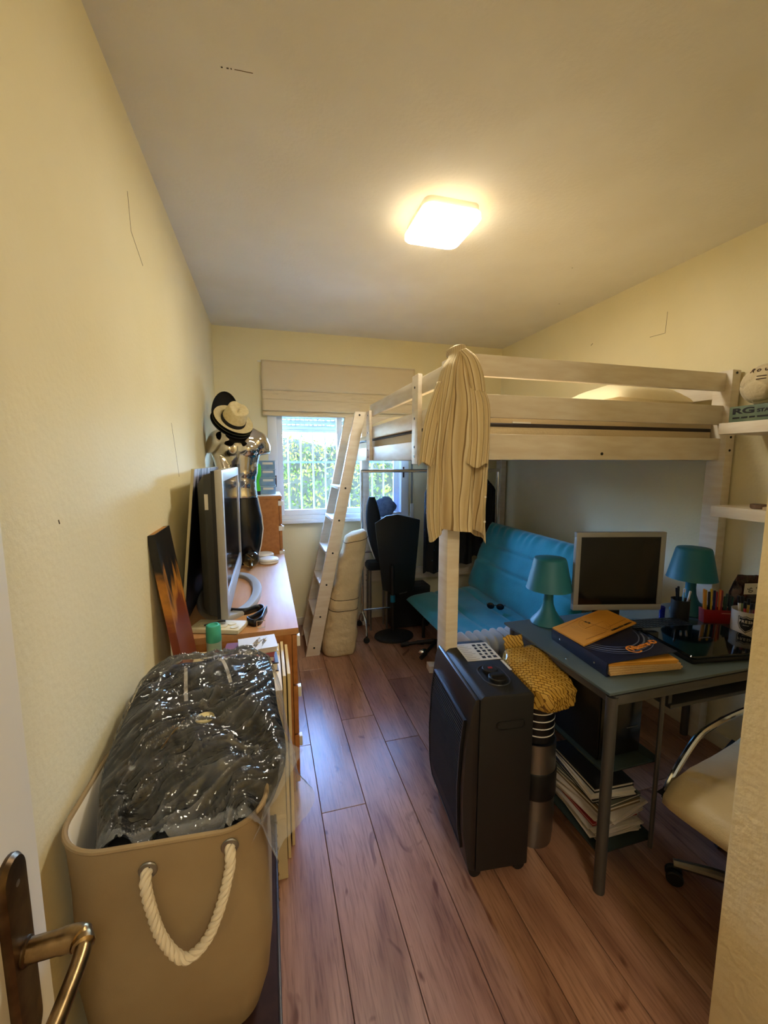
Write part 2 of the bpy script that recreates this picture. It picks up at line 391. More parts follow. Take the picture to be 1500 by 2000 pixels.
# roman blind
rb = thing('roman_blind', 'beige fabric roman blind gathered above the window', 'blind', (.66, YB-.03, 1.886))
M_blind = mat('blind_cotton', (226,208,174), .85, bump=.12, bscale=200)
bx0, bx1 = -.015, 1.35
def fold(z0, z1, ya, yb, nm, par):
    def fn(u, v):
        xx = bx0+(bx1-bx0)*u; z = z0+(z1-z0)*v
        y = YB-ya-(yb-ya)*(1-v)**1.3-.008*abs(nz(xx*5+v*3, v*2, z0*9))-.004*nz(xx*14-v*9, v, 2)-.010*math.exp(-((xx-.03-.22*(1-v))/.02)**2)*(1 if z1-z0 > .2 else .3)
        return (xx, y, z+.010*nz(xx*2.2, z0*5, 0)*(1-v))
    return MB().grid(fn, 60, 10).build(nm, M_blind, par, smooth=True, solid=.003)
fold(2.10, 2.345, .018, .03, 'blind_panel', rb)
fold(2.025, 2.105, .022, .038, 'fold', rb)
fold(1.93, 2.03, .03, .05, 'fold', rb)
fold(1.887, 1.945, .026, .040, 'bottom_hem', rb)
MB().box((bx0, YB-.018, 2.335), (bx1, YB, 2.348)).build('head_rail', M_white, rb)
MB().tube([(bx0-.03, YB-.012, 2.335), (bx0, YB-.012, 2.335)], .005, 8).build('rail_end', M_white, rb)

# ---------------------------------------------------------------- ceiling lamp
cl = thing('ceiling_lamp', 'glowing white square ceiling lamp with rounded corners', 'lamp', (.80, 1.875, ZC))
MB().rings([[(x, y, z) for x, y in rrect(.13*s, .145*s, .035, 6, .80, 1.875)] for z, s in ((ZC, .97), (ZC-.030, .97))]).build('lamp_base', M_white, cl, smooth=True)
m_em = mat('lamp_diffuser', (255,250,240), .4, emit=((1, .945, .79, 1), LAMP_STRENGTH))
m_ed = mat('lamp_edge', (255,246,228), .4, emit=((1, .76, .44, 1), 7.0))
MB().rings([[(x, y, z) for x, y in rrect(.136*s, .152*s, .045*s, 8, .80, 1.875)] for z, s in ((ZC-.030, .985), (ZC-.033, 1), (ZC-.050, 1))], True, False).build('diffuser_edge', m_ed, cl, smooth=True)
MB().rings([[(x, y, z) for x, y in rrect(.136*s, .152*s, .045*s, 8, .80, 1.875)] for z, s in ((ZC-.0502, 1), (ZC-.054, .985), (ZC-.056, .95))], False, True).build('diffuser', m_em, cl, smooth=True)

# ---------------------------------------------------------------- the open room door and its handle
dr = thing('door_1', 'white room door standing open against the left wall', 'door', (-.335, -.22, 0), kind='structure'); del dr['category']
M_door = mat('door_paint', (226,216,196), .5, bump=.05, bscale=20)
DX, DY = -.312, .605
MB().box((DX-.038, DY-.80, .005), (DX, DY, 2.03)).build('door_leaf', M_door, dr, bevel=.003)
M_bronze = mat('worn_bronze', (74,58,42), .38, 1, col2=(104,84,60), scale=30)
# back plate: long rounded plate
def plate(y, z):
    return (DX+.0005, y, z)
pc, z1, z0 = DY-.065, 1.035, .77
out = []
for k in range(13): a = math.pi*k/12; out.append((pc+.024*math.cos(a), z1-.024+.024*math.sin(a)))
for k in range(13): a = math.pi+math.pi*k/12; out.append((pc+.024*math.cos(a), z0+.024+.024*math.sin(a)))
cz = (z1+z0)/2
pl = MB().rings([[(DX+d, pc+(y-pc)*s, cz+(z-cz)*(1-(1-s)*.2)) for y, z in out] for d, s in ((0, 1), (.004, 1), (.009, .86), (.010, .6))]).build('handle_plate', M_bronze, dr, smooth=True)
MB().lathe([(.0001,0),(.004,0),(.004,.001),(.0001,.0015)], (0,0,0), 12, frame((DX+.009, pc, 1.0), (0,1,0), (0,0,1))).build('screw', M_steel, pl, smooth=True)
hz0 = .905
MB().lathe([(.016,0),(.016,.004),(.012,.007),(.011,.012)], (0,0,0), 20, frame((DX+.008, pc, hz0), (0,1,0), (0,0,1))).build('handle_rose', M_bronze, pl, smooth=True)
pts = catmull([(DX+.008, pc, hz0), (DX+.035, pc, hz0+.001), (DX+.062, pc, hz0+.001), (DX+.073, pc-.008, hz0), (DX+.076, pc-.028, hz0-.002), (DX+.075, pc-.07, hz0-.004), (DX+.072, pc-.115, hz0-.006)], 6)
MB().tube(pts, [.0135]*9+[.0145]*7+[.0125]*4+[.0095]*(len(pts)-21)+[.008], 12).build('handle_lever', mat('worn_brass_lever', (150,124,86), .3, 1, col2=(110,88,58), scale=40), dr, smooth=True)
# hall lamp beyond the open door
hl = thing('hall_lamp', 'round white ceiling lamp in the hall outside the door', 'lamp', (.30, -.95, ZC))
MB().lathe([(.14,-.02),(.14,0),(.0001,0)], (.30,-.95,ZC), 32, cap0=False).build('lamp_base', M_white, hl, smooth=True)
MB().lathe([(.0001,-.07),(.07,-.066),(.12,-.045),(.135,-.02)], (.30,-.95,ZC), 32, cap1=False).build('diffuser', mat('hall_diffuser', (255,250,240), .4, emit=((1, .93, .77, 1), 68.0)), hl, smooth=True)
# ================================================================ loft bed
bed = thing('loft_bed', 'white wooden loft bed with slatted guard rails against the right wall', 'bed', (1.48, 2.6, 0))
PF = 1.537
def bpart(nm, a, b, bev=.004): return MB().box(a, b).build(nm, M_bed, bed, bevel=bev)
def bolt(par, p, ax, r=.006):
    M = frame(p, (0,0,1), (0,1,0) if ax == 'x' else (1,0,0)) if ax == 'x' else frame(p, (1,0,0), (0,0,1))
    return MB().lathe([(.0001,-.0012),(r,-.0012),(r,.0012),(.0001,.0012)], (0,0,0), 12, M).build('bolt', M_bolt, par)
p_fl = bpart('post', (.705, PF, 0), (.76, PF+.09, 1.905))
p_fr = bpart('post', (2.195, PF, 0), (2.25, PF+.09, 1.945))
p_bl = bpart('post', (.81, 3.58, 0), (.875, 3.67, 1.93))
p_br = bpart('post', (2.195, 3.58, 0), (2.25, 3.67, 1.93))
for z in (1.93, 1.745, 1.62, 1.555): bolt(p_fr, (2.222, PF-.0008, z), 'y')
f1 = bpart('guard_rail', (.76, 1.565, 1.846), (2.195, 1.59, 1.932))
f2 = bpart('guard_rail', (.76, 1.565, 1.682), (2.195, 1.59, 1.776))
f3 = bpart('side_rail', (.76, 1.565, 1.507), (2.195, 1.60, 1.615))
bolt(f3, (1.475, 1.5642, 1.535), 'y', .007)
for z0, z1 in ((1.815, 1.895), (1.66, 1.74)):
    bpart('guard_rail', (.716, PF+.09, z0), (.741, 2.90, z1))
    bpart('guard_rail', (2.205, PF+.09, z0), (2.23, 3.58, z1))
    bpart('guard_rail', (.875, 3.62, z0), (2.195, 3.645, z1))
bpart('side_rail', (.716, PF+.09, 1.507), (.746, 3.58, 1.60)); bpart('side_rail', (2.20, PF+.09, 1.507), (2.23, 3.58, 1.60)); bpart('side_rail', (.875, 3.61, 1.507), (2.195, 3.645, 1.60))
mpost = bpart('upright', (.694, 1.872, 1.487), (.716, 1.955, 1.908)); epost = bpart('upright', (.694, 2.83, 1.507), (.716, 2.92, 1.85))
for z in (1.85, 1.705, 1.57, 1.525): bolt(mpost, (.6932, 1.915, z), 'x')
for z in (1.82, 1.70, 1.58, 1.53): bolt(epost, (.6932, 2.875, z), 'x')
cb = bpart('cross_rail', (.875, 3.60, .40), (2.195, 3.635, .505))
bolt(p_bl, (.845, 3.579, .475), 'y'); bolt(p_bl, (.845, 3.579, .425), 'y')
for k in range(13): bpart('slat', (.75, 1.66+k*.148, 1.518), (2.198, 1.74+k*.148, 1.534), .002)
# mattress
mt = thing('mattress', 'beige mattress with dark piping lying in the loft bed', 'mattress', (1.47, 2.6, 1.535))
MB().box((.752, 1.606, 1.535), (2.19, 3.575, 1.70)).build('mattress_body', M_ticking, mt, bevel=.02, seg=3)
pr = rrect(.722, .987, .03, 4, 1.471, 2.5905)
MB().rings([[(x, y, z) for x, y in pr] for z in (1.648, 1.664)], False, False).build('piping', mat('dark_piping', (52,40,34), .7), mt, smooth=True, solid=.004)
MB().box((1.03, 1.600, 1.664), (1.12, 1.6055, 1.671)).build('label_tab', M_white, mt)
# pillows
M_pil = mat('cream_pillow_cotton', (236,220,180), .85, bump=.15, bscale=60)
def pillow(nm, c, sx, sy, sz, rz, label, tilt=0, m=None):
    M = Matrix.Translation(c) @ Euler((tilt, 0, rz)).to_matrix().to_4x4()
    mb = MB()
    for sgn in (1, -1):
        def fn(u, v):
            a, b = 2*u-1, 2*v-1
            h = (max(0, 1-abs(a)**2.6)*max(0, 1-abs(b)**2.6))**.55
            h *= 1+.12*nz(a*2.1, b*2.3, sgn)
            k = 1-.06*(1-abs(b))*abs(a)**3
            k2 = 1-.06*(1-abs(a))*abs(b)**3
            return M @ Vector((a*sx*k, b*sy*k2, sgn*h*sz))
        mb.grid(fn, 22, 22)
    o = mb.build(nm, m or M_pil, None, smooth=True); tag(o, label, 'pillow'); return o
pillow('pillow', Vector((1.86, 1.84, 1.803)), .27, .20, .098, .08, 'cream pillow by the guard rail at the right end of the loft bed')
pillow('pillow', Vector((1.05, 3.15, 1.765)), .22, .30, .075, .1, 'cream pillow on the far window end of the loft bed')

# ================================================================ ladder
ld = thing('bed_ladder', 'white wooden ladder leaning between floor and loft bed', 'ladder', (.45, 3.3, 0))
A0, A1 = Vector((.297, 0, 0)), Vector((.690, 0, 1.87))
ldir = (A1-A0).normalized()
def stile(y):
    hw = .052/ldir.z
    pts = [(A0.x-hw, 0), (A0.x+hw, 0), (A1.x+hw*.75, 1.87), (A1.x-hw*.75, 1.87)]
    return MB().rings([[(x, yy, z) for x, z in pts] for yy in (y, y+.028)]).build('stile', M_bed, ld, bevel=.003)
s1 = stile(3.09); s2 = stile(3.50)
for k, z in enumerate((1.30, 1.055, .805, .56, .31, .065)):
    c = A0.lerp(A1, z/1.87)
    MB().box((c.x-.052, 3.118, z-.011), (c.x+.052, 3.50, z+.011)).build('step', M_bed, ld, bevel=.002)
    bolt(s1, (c.x, 3.0892, z), 'y', .0075)
bolt(s1, (.683, 3.0892, 1.845), 'y', .0075)

# ================================================================ striped shirt on the bed post
M_shirt = bpy.data.materials.new('striped_shirt_cotton'); M_shirt.use_nodes = True
nt = M_shirt.node_tree; b = nt.nodes['Principled BSDF']; b.inputs['Roughness'].default_value = .9
at = nt.nodes.new('ShaderNodeAttribute'); at.attribute_name = 'stripe'
m1 = nt.nodes.new('ShaderNodeMath'); m1.operation = 'FRACT'; nt.links.new(at.outputs['Fac'], m1.inputs[0])
cr = nt.nodes.new('ShaderNodeValToRGB'); e = cr.color_ramp.elements
e[0].position = 0; e[0].color = lin((206,182,138)); e[1].position = .40; e[1].color = lin((212,190,146))
for p_, c_ in ((.44, (140,112,72)), (.52, (140,112,72)), (.56, (226,210,174)), (1, (206,182,138))):
    q = e.new(p_); q.color = lin(c_)
nt.links.new(m1.outputs[0], cr.inputs[0])
nt.links.new(cr.outputs[0], b.inputs['Base Color'])
m2 = nt.nodes.new('ShaderNodeMath'); m2.operation = 'MULTIPLY'; m2.inputs[1].default_value = 4.0; nt.links.new(at.outputs['Fac'], m2.inputs[0])
m3 = nt.nodes.new('ShaderNodeMath'); m3.operation = 'PINGPONG'; m3.inputs[1].default_value = .5; nt.links.new(m2.outputs[0], m3.inputs[0])
bp = nt.nodes.new('ShaderNodeBump'); bp.inputs['Strength'].default_value = .5; bp.inputs['Distance'].default_value = .003
nt.links.new(m3.outputs[0], bp.inputs['Height']); nt.links.new(bp.outputs[0], b.inputs['Normal'])
def stripe_attr(o, vals):
    a = o.data.attributes.new('stripe', 'FLOAT', 'POINT'); a.data.foreach_set('value', vals)
sh = thing('striped_shirt', 'cream shirt with brown stripes hung over the loft bed corner post', 'shirt', (.73, 1.5, 1.19))
prof = [(1.931,.717,.753),(1.909,.690,.782),(1.881,.668,.794),(1.833,.650,.806),(1.776,.633,.822),(1.719,.617,.844),(1.661,.610,.855),(1.583,.603,.858),(1.494,.600,.857),(1.403,.599,.856),(1.302,.599,.855),(1.240,.604,.855),(1.198,.612,.858)]
def pr_at(z):
    for (z0,a0,b0),(z1,a1,b1) in zip(prof[:-1], prof[1:]):
        if z <= z0 and z >= z1:
            t = (z0-z)/(z0-z1); return a0+(a1-a0)*t, b0+(b1-b0)*t
    return (prof[-1][1:] if z < prof[-1][0] else prof[0][1:])
NU, NV = 132, 70
mb = MB(); vals = []; rs_ = []
for k in range(NV+1):
    t = k/NV; ring = []
    for j in range(NU):
        a = 2*math.pi*j/NU; ca, sa = math.cos(a), math.sin(a)       # sa<0 is the front
        hem = 1.238-.048*abs(ca)**2+.010*math.sin(a*5)-.02*max(0,ca)
        z = 1.945+(hem-1.945)*t**.93
        l, r = pr_at(z); c = (l+r)/2; w = (r-l)/2
        dep = .012+.030*min(1, t*4)
        fold = 0
        amp = min(1, t*3.0)*.021
        ph = 1.6*math.sin(t*3.1)+.8*nz(t*2, 1, 4)
        fold = amp*(.9*math.sin(7*a+3.2*t+ph)+.6*math.sin(13*a-4.0*t+1)+.9*nz(ca*3+t*1.5, t*2.6, 2)+.35*nz(ca*9, t*9, 5))
        x = c+w*math.copysign(abs(ca)**.8, ca)*(1+.02*math.sin(7*a+3*t))
        if sa < 0: y = 1.512+dep*1.25*-abs(sa)**.8+fold*abs(sa)
        else: y = 1.512+.012*abs(sa)+ (fold*.3)*abs(sa)
        if t < .10:                                            # cap that goes over the top of the post
            kk = (1-t/.10)**1.3; y = y*(1-kk)+(1.558+.050*sa)*kk; x = x*(1-kk)+(.7345+.036*ca)*kk; z = z+(.002-.028*max(0, sa)-.012*max(0, -ca))*kk
        ring.append((x, y, z))
        vals.append(j/NU*30+(2.6*t*abs(ca+.15)*-sa if sa < 0 else 0)+.2*nz(ca*3, t*3, 8))
    rs_.append(ring)
top = [[(.7345+.036*s*math.cos(2*math.pi*j/NU), 1.558+.050*s*math.sin(2*math.pi*j/NU), 1.947+.010*(1-s)-s*(.028*max(0, math.sin(2*math.pi*j/NU))+.012*max(0, -math.cos(2*math.pi*j/NU)))) for j in range(NU)] for s in (.05, .35, .7)]
mb.rings(top+rs_, True, False); vals = [j/NU*30 for j in range(NU)]*3+vals
o = mb.build('shirt_body', M_shirt, sh, smooth=True, auto=180); stripe_attr(o, vals)
def sleeve(nm, P, n=56, seed=1, tw=0):
    mb = MB(); vals = []; rs_ = []
    P2 = catmull([p[:3] for p in P], 8); Wd = catmull([(p[3], p[4], 0) for p in P], 8)
    for k, (p, w) in enumerate(zip(P2, Wd)):
        t = k/(len(P2)-1); ring = []
        for j in range(n):
            a = 2*math.pi*j/n; fo = 1+.16*math.sin(6*a+seed+2*t)*min(1,3*t)+.08*math.sin(11*a-3*t)
            ring.append((p.x+w.x*math.cos(a)*(.9+.1*fo), p.y+w.y*math.sin(a)*fo, p.z+.008*math.sin(3*a+seed)*t)); vals.append(j/n*11+tw*t)
        rs_.append(ring)
    mb.rings(rs_, True, False); o = mb.build(nm, M_shirt, sh, smooth=True, auto=180); stripe_attr(o, vals); return o
sleeve('sleeve', [(.655,1.500,1.80,.022,.014),(.630,1.494,1.70,.036,.018),(.608,1.490,1.60,.038,.021),(.588,1.488,1.49,.031,.024)], seed=2)
sleeve('sleeve', [(.770,1.470,1.80,.028,.014),(.780,1.446,1.72,.044,.020),(.778,1.432,1.60,.044,.024),(.770,1.430,1.485,.044,.026)], seed=4)
# collar roll over the top and button placket
lap = [(.725,1.480,1.918),(.752,1.466,1.885),(.770,1.458,1.83),(.780,1.454,1.77),(.795,1.456,1.70),(.815,1.462,1.63)]
lc = catmull(lap, 8); nl = len(lc)-1; vals = []
def lapel(u, v):
    p_ = lc[int(round(u*nl))]; w_ = .018+.020*math.sin(math.pi*min(1, u*1.1))
    vals.append(v*2.2); return p_+Vector(((v-.5)*w_*1.6, -.010*math.sin(math.pi*v)-.004*u, .012*(v-.5)))
o = MB().grid(lapel, nl, 8).build('lapel', M_shirt, sh, smooth=True, solid=.003); stripe_attr(o, vals)
for z in (1.62, 1.50, 1.36, 1.26):
    MB().ball((.836, 1.472, z), .005, 6, (1, .4, 1)).build('button', M_white, sh, smooth=True)

# ================================================================ wall shelves with things
for zt, zb, lab in ((1.672, 1.622, 'upper white wall shelf carrying the stuffed ball'), (1.297, 1.247, 'lower white wall shelf beneath the shelf with the ball')):
    o = MB().box((1.985, .72, zb), (XR-.001, 1.43, zt)).build('wall_shelf', M_bed, None, bevel=.003); tag(o, lab, 'shelf', 'white wall shelves on the right wall')
# green box
gb = thing('green_box', 'dark green printed box on the upper shelf under the ball', 'box', (2.13, 1.28, 1.672))
MB().box((2.035, 1.0, 1.672), (2.22, 1.424, 1.745)).build('box_body', mat('green_print', (84,100,80), .45, col2=(108,122,98), scale=14), gb, bevel=.002)
Mx = frame((2.0342, 1.27, 1.716), (0,-1,0), (0,0,1))
text('lettering', 'RG', .034, M_black, gb, frame((2.0342, 1.412, 1.722), (0,-1,0), (0,0,1)) @ Matrix.Diagonal((2.0, 1, 1, 1)), align='LEFT', bold=.0012)
text('lettering', 'STA', .020, M_black, gb, frame((2.0342, 1.312, 1.718), (0,-1,0), (0,0,1)) @ Matrix.Diagonal((1.3, 1, 1, 1)), align='LEFT', bold=.0008)
yb_ = 1.408
for l_ in (.028, .024, .022, .05):
    MB().box((2.0338, yb_-l_, 1.690), (2.035, yb_, 1.697)).build('small_print', M_black, gb); yb_ -= l_+.008
# stuffed football
bl = thing('stuffed_ball', 'cream plush football with dark stitched lettering on the upper shelf', 'ball', (2.14, 1.335, 1.745))
M_plush = mat('cream_plush', (214,196,158), .95, bump=.4, bscale=90, sheen=.3)
bc = Vector((2.125, 1.335, 1.835)); br_ = .098
ico = bmesh.new(); bmesh.ops.create_icosphere(ico, subdivisions=1, radius=1)
seeds = [v.co.copy() for v in ico.verts]; ico.free()
def ballfn(u, v):
    th = math.pi*v; ph = 2*math.pi*u; d = Vector((math.sin(th)*math.cos(ph), math.sin(th)*math.sin(ph), math.cos(th)))
    ds = sorted(-d.dot(s) for s in seeds); e_ = ds[1]-ds[0]
    q = bc+d*br_*(1-.09*math.exp(-(e_/.045)**2)); q.z = bc.z+(q.z-bc.z)*.92; return q
mb = MB().grid(ballfn, 72, 48, True); mb.build('ball_body', M_plush, bl, smooth=True, auto=180)
seam = MB()
ico = bmesh.new(); bmesh.ops.create_icosphere(ico, subdivisions=1, radius=1)
M_bk = mat('brown_stitching', (72,48,34), .8)
def on_ball(yaw, pit):
    d = Vector((math.cos(pit)*math.cos(yaw), math.cos(pit)*math.sin(yaw), math.sin(pit)))
    return d
for i, ch in enumerate('Rough'):
    d = on_ball(R(166+i*19), R(38))
    right = Vector((0,0,1)).cross(-d)*-1; right.normalize()
    right = d.cross(Vector((0,0,1))).normalized()*-1
    p_ = bc+Vector((d.x, d.y, d.z*.92))*br_*1.004
    text('stitched_letter', ch, .030, M_bk, bl, frame(p_, right, d.cross(right)), ext=.001, bold=.0006)
for dz in (.20, .06):
    pts = [bc+Vector((math.cos(a)*math.cos(dz+.1), math.sin(a)*math.cos(dz+.1), math.sin(dz+.1)*.92))*br_*1.004 for a in [R(186+4*k) for k in range(6)]]
    MB().tube(pts, .0022, 6).build('stitched_bar', M_bk, bl)
ico.free()
# things on the lower shelf
sb_ = thing('coin_dish', 'small clear round dish of dark trinkets on the lower shelf', 'dish', (2.04, 1.27, 1.297))
MB().lathe([(.028,0),(.032,.004),(.033,.02),(.031,.02),(.029,.006),(.0001,.005)], (2.045,1.27,1.297), 24).build('dish', mat('smoky_acrylic', (120,96,80), .15), sb_, smooth=True)
MB().lathe([(.027,.006),(.022,.016),(.0001,.018)], (2.045,1.27,1.297), 16).build('trinkets', mat('trinket_dark', (58,36,28), .4, col2=(140,110,80), scale=90), sb_, smooth=True)
o = MB().cbox((2.10, 1.16, 1.304), (.15, .2, .012), (0,0,.35)).build('magazine', mat('magazine_red', (150,84,60), .5, col2=(200,180,150), scale=9), None, bevel=.001); tag(o, 'reddish magazine lying on the lower wall shelf', 'magazine')
o = MB().cbox((2.11, 1.15, 1.3155), (.12, .16, .008), (0,0,-.2)).build('notebook', mat('notebook_black', (24,22,22), .5), None, bevel=.001); tag(o, 'thin black notebook lying on the magazine on the lower shelf', 'notebook')
# ================================================================ glass desk
dk = thing('glass_desk', 'frosted glass desk with grey tubular metal frame', 'desk', (1.62, 1.32, 0))
mgl = mat('frosted_desk_glass', (78,90,92), .26, spec=.5)
mgl2 = mat('dark_glass_shelf', (44,54,52), .25, spec=.6)
MB().box((1.045, 1.012, .745), (2.22, 1.635, .755)).build('glass_top', mgl, dk, bevel=.002)
for x, y in ((1.077, 1.032), (1.077, 1.60), (2.18, 1.032), (2.18, 1.60)):
    MB().tube([(x, y, 0), (x, y, .73)], .019, 14).build('leg', M_grey, dk, smooth=True)
MB().box((1.077, 1.018, .700), (2.18, 1.046, .737)).build('front_rail', M_grey, dk, bevel=.008)
MB().box((1.077, 1.586, .700), (2.18, 1.614, .737)).build('back_rail', M_grey, dk, bevel=.008)
for x in (1.077, 2.18):
    MB().box((x-.012, 1.046, .705), (x+.012, 1.586, .732)).build('side_rail', M_grey, dk, bevel=.005)
for x, y in ((1.305, 1.04), (1.305, 1.58)):
    MB().tube([(x, y, .10), (x, y, .705)], .008, 10).build('shelf_pole', M_grey, dk, smooth=True)
for z in (.435, .125):
    MB().box((1.078, 1.045, z), (1.325, 1.59, z+.008)).build('glass_shelf', mgl2, dk, bevel=.001)
MB().box((1.37, 1.06, .615), (2.05, 1.42, .630)).build('keyboard_tray', M_grey, dk, bevel=.003)
for x in (1.378, 2.042):
    MB().box((x-.008, 1.07, .630), (x+.008, 1.40, .703)).build('tray_bracket', M_grey, dk)
for x, y in ((1.20, 1.10), (1.075, 1.25)):
    MB().lathe([(.0001,0),(.004,0),(.003,.001),(.0001,.0014)], (x, y, .755), 10).build('glass_stud', M_steel, dk)

# ================================================================ table lamps
def table_lamp(c, k, label, tilt=0):
    t = thing('table_lamp', label, 'lamp', c, 0, 'turquoise blue table lamps on the desk')
    MB().lathe([(.0001,0),(.074,0),(.076,.004),(.070,.016),(.052,.036),(.034,.062),(.024,.09),(.021,.12),(.021,.19),(.0001,.19)], (0,0,0), 36).build('lamp_foot', M_lampblue, t, smooth=True, local=True)
    MB().lathe([(.101,.165),(.099,.168),(.071,.300),(.067,.307),(.03,.312),(.0001,.313)], (0,0,0), 40, cap0=False).build('lamp_shade', M_lampblue, t, smooth=True, local=True, auto=60)
    t.scale = (k,k,k); return t
table_lamp((1.235, 1.575, .7555), 1.0, 'turquoise blue table lamp at the left corner of the glass desk')
table_lamp((2.0, 1.50, .7555), 1.06, 'turquoise blue table lamp right of the monitor behind the pens')

# ================================================================ monitor
mo = thing('monitor', 'silver framed flat monitor with a dark screen on the desk', 'monitor', (1.495, 1.45, .755), R(-14.4))
W2, zb, zt = .2, .083, .437
fr = MB()
fr.box((-W2, -.012, zb), (W2, .012, zb+.026)).box((-W2, -.012, zt-.022), (W2, .012, zt)).box((-W2, -.012, zb+.026), (-W2+.022, .012, zt-.022)).box((W2-.022, -.012, zb+.026), (W2, .012, zt-.022))
fr.build('bezel', M_silver, mo, bevel=.002, local=True)
MB().box((-W2+.02, -.008, zb+.024), (W2-.02, .006, zt-.02)).build('screen', M_dkscreen, mo, local=True)
MB().rings([[(x*s, y, .26+z*s) for x, z in rrect(.19, .165, .03, 4)] for y, s in ((.012, 1), (.04, .9), (.055, .6))]).build('back_shell', M_silver, mo, smooth=True, local=True)
MB().box((-.03, .015, .01), (.03, .05, .2)).build('stand_neck', M_black, mo, bevel=.005, local=True)
MB().lathe([(.0001,0),(.115,0),(.115,.006),(.07,.014),(.0001,.016)], (0,.02,.0005), 32, None, 1, .75).build('stand_foot', M_black, mo, smooth=True, local=True)

# ================================================================ laptop, keyboard
lp = thing('laptop', 'closed glossy black laptop lying on the desk', 'laptop', (1.70, 1.19, .7555), R(-8))
MB().box((-.195, -.135, .004), (.195, .135, .018)).build('base', M_black, lp, bevel=.003, local=True)
MB().rings([[(x, y, z) for x, y in rrect(.195*s, .135*s, .015, 4)] for z, s in ((.019, .995), (.026, 1), (.030, .98))]).build('lid', mat('gloss_black', (8,9,9), .06), lp, smooth=True, local=True)
for x in (-.17, .17):
    for y in (-.11, .11): MB().lathe([(.006,0),(.006,.004)], (x,y,0), 8).build('rubber_foot', M_blackm, lp, local=True)
MB().box((-.025,.006,.0300), (.025,.014,.0305)).build('maker_mark', M_grey, lp, local=True)
kb = thing('keyboard', 'black computer keyboard between monitor and laptop', 'keyboard', (1.665, 1.405, .7555), R(-8))
MB().box((-.17, -.055, 0), (.17, .055, .014)).build('body', M_blackm, kb, bevel=.003, local=True)
kk = MB()
for i in range(20):
    for j in range(5): kk.box((-.163+i*.0163, -.048+j*.0195, .013), (-.150+i*.0163, -.033+j*.0195, .0195))
kk.build('keys', M_black, kb, local=True)['kind'] = 'stuff'

# ================================================================ binder, booklet
bd = thing('ring_binder', 'navy blue ring binder stuffed with ochre papers on the desk corner', 'binder', (1.28, 1.245, .7555), R(-4))
MB().box((-.155, -.158, 0), (.13, .158, .0025)).build('back_cover', M_navy, bd, local=True, bevel=.0008)
MB().rings([[(-.155+.006*math.cos(a)*0-.004*math.sin(math.pi*t), y, .0025+.047*t) for t in (0,.25,.5,.75,1)]+[(-.150, y, .0025+.047*t) for t in (1,.75,.5,.25,0)] for y in (-.158, .158) for a in (0,)]).build('spine', M_navy, bd, smooth=True, local=True)
fc = MB().rings([[(-.155,y,.0475),(.0,y,.056),(.135,y,.064),(.135,y,.0665),(.0,y,.0585),(-.155,y,.0500)] for y in (-.158, -.08, 0, .08, .158)]).build('front_cover', M_navy, bd, local=True)
Mc = WM[bd.name] @ frame((-.155, 0, .0506), (.29,0,.0165), (0,1,0))
M_arc = mat('pale_print', (92,100,128), .5)
for i, (rad, w) in enumerate(((.125,.004),(.140,.006),(.156,.005),(.170,.003))):
    am = MB(); pin = [Mc @ Vector((.155+rad*math.cos(R(a))*1.0, .07+rad*1.15*math.sin(R(a)), .0006)) for a in range(205, 350, 5)]
    po = [Mc @ Vector((.155+(rad+w)*math.cos(R(a)), .07+(rad+w)*1.15*math.sin(R(a)), .0006)) for a in range(205, 350, 5)]
    pin = [p for p in pin]; n = len(pin)
    ok = [k for k in range(n-1)]
    am.v = pin+po; am.f = [[k, k+1, n+k+1, n+k] for k in ok if all(0 < (Mc.inverted() @ q).x < .288 and abs((Mc.inverted() @ q).y) < .157 for q in (pin[k], pin[k+1], po[k], po[k+1]))]
    if am.f: am.build('cover_print', M_arc, fc)
M_orange = mat('orange_print', (226,140,52), .5)
text('lettering', 'Master-D', .036, M_orange, fc, Mc @ Matrix.Translation((.215, -.085, .0008)) @ Matrix.Rotation(R(12), 4, 'Z'), bold=.0010)
ring = MB(); n = 26
for rr in (.021, .027): ring.v += [Mc @ Vector((.160+rr*math.cos(R(40+k*11)), -.100+rr*math.sin(R(40+k*11)), .0008)) for k in range(n)]
ring.f = [[k, k+1, n+k+1, n+k] for k in range(n-1)]; ring.build('emblem_ring', M_orange, fc)
for y in (-.10, .10): MB().lathe([(.0001,0),(.004,0),(.004,.0015),(.0001,.002)], (0,0,0), 10, frame((-.1585,y,.025),(0,1,0),(0,0,1)) @ Matrix.Rotation(math.pi,4,'X')).build('rivet', M_chrome, bd, local=True)
for k in range(6):
    z0 = .003+k*.0075; M2 = Matrix.Translation((0,0,0)) @ Matrix.Rotation(R(-2-1.2*k), 4, 'Z')
    MB().box((-.135+.003*k, -.165, z0), (.150-.004*k+.01*(k%2), .135, z0+.0066), M2).build('paper_block', M_kraft if k > 3 else mat('cream_pages', (214,176,120), .8, col2=(190,148,92), scale=200, stretch=(1,1,12)), bd, local=True, bevel=.0012)
bk = thing('ochre_booklet', 'ochre booklet printed with a number five lying on the binder', 'booklet', (1.29, 1.345, .812))
P0, P1, P2, P3 = Vector((1.125,1.400,.8085)), Vector((1.45,1.470,.834)), Vector((1.455,1.302,.8315)), Vector((1.128,1.225,.8085))
n_ = (P1-P0).cross(P3-P0).normalized(); n_ = n_ if n_.z > 0 else -n_
MB().rings([[q+n_*h for q in (P3,P2,P1,P0)] for h in (0, .006)]).build('pages', M_kraft, bk)
Mb = frame((P0+P1+P2+P3)/4+n_*.0064, P2-P3, P0-P3)
text('numeral', '5', .035, M_black, bk, Mb @ Matrix.Translation((.0,.03,0)), bold=.0008)
text('lettering', 'FORMACIÓN ABIERTA', .013, M_black, bk, Mb @ Matrix.Translation((.07,-.072,0)), bold=.0003)
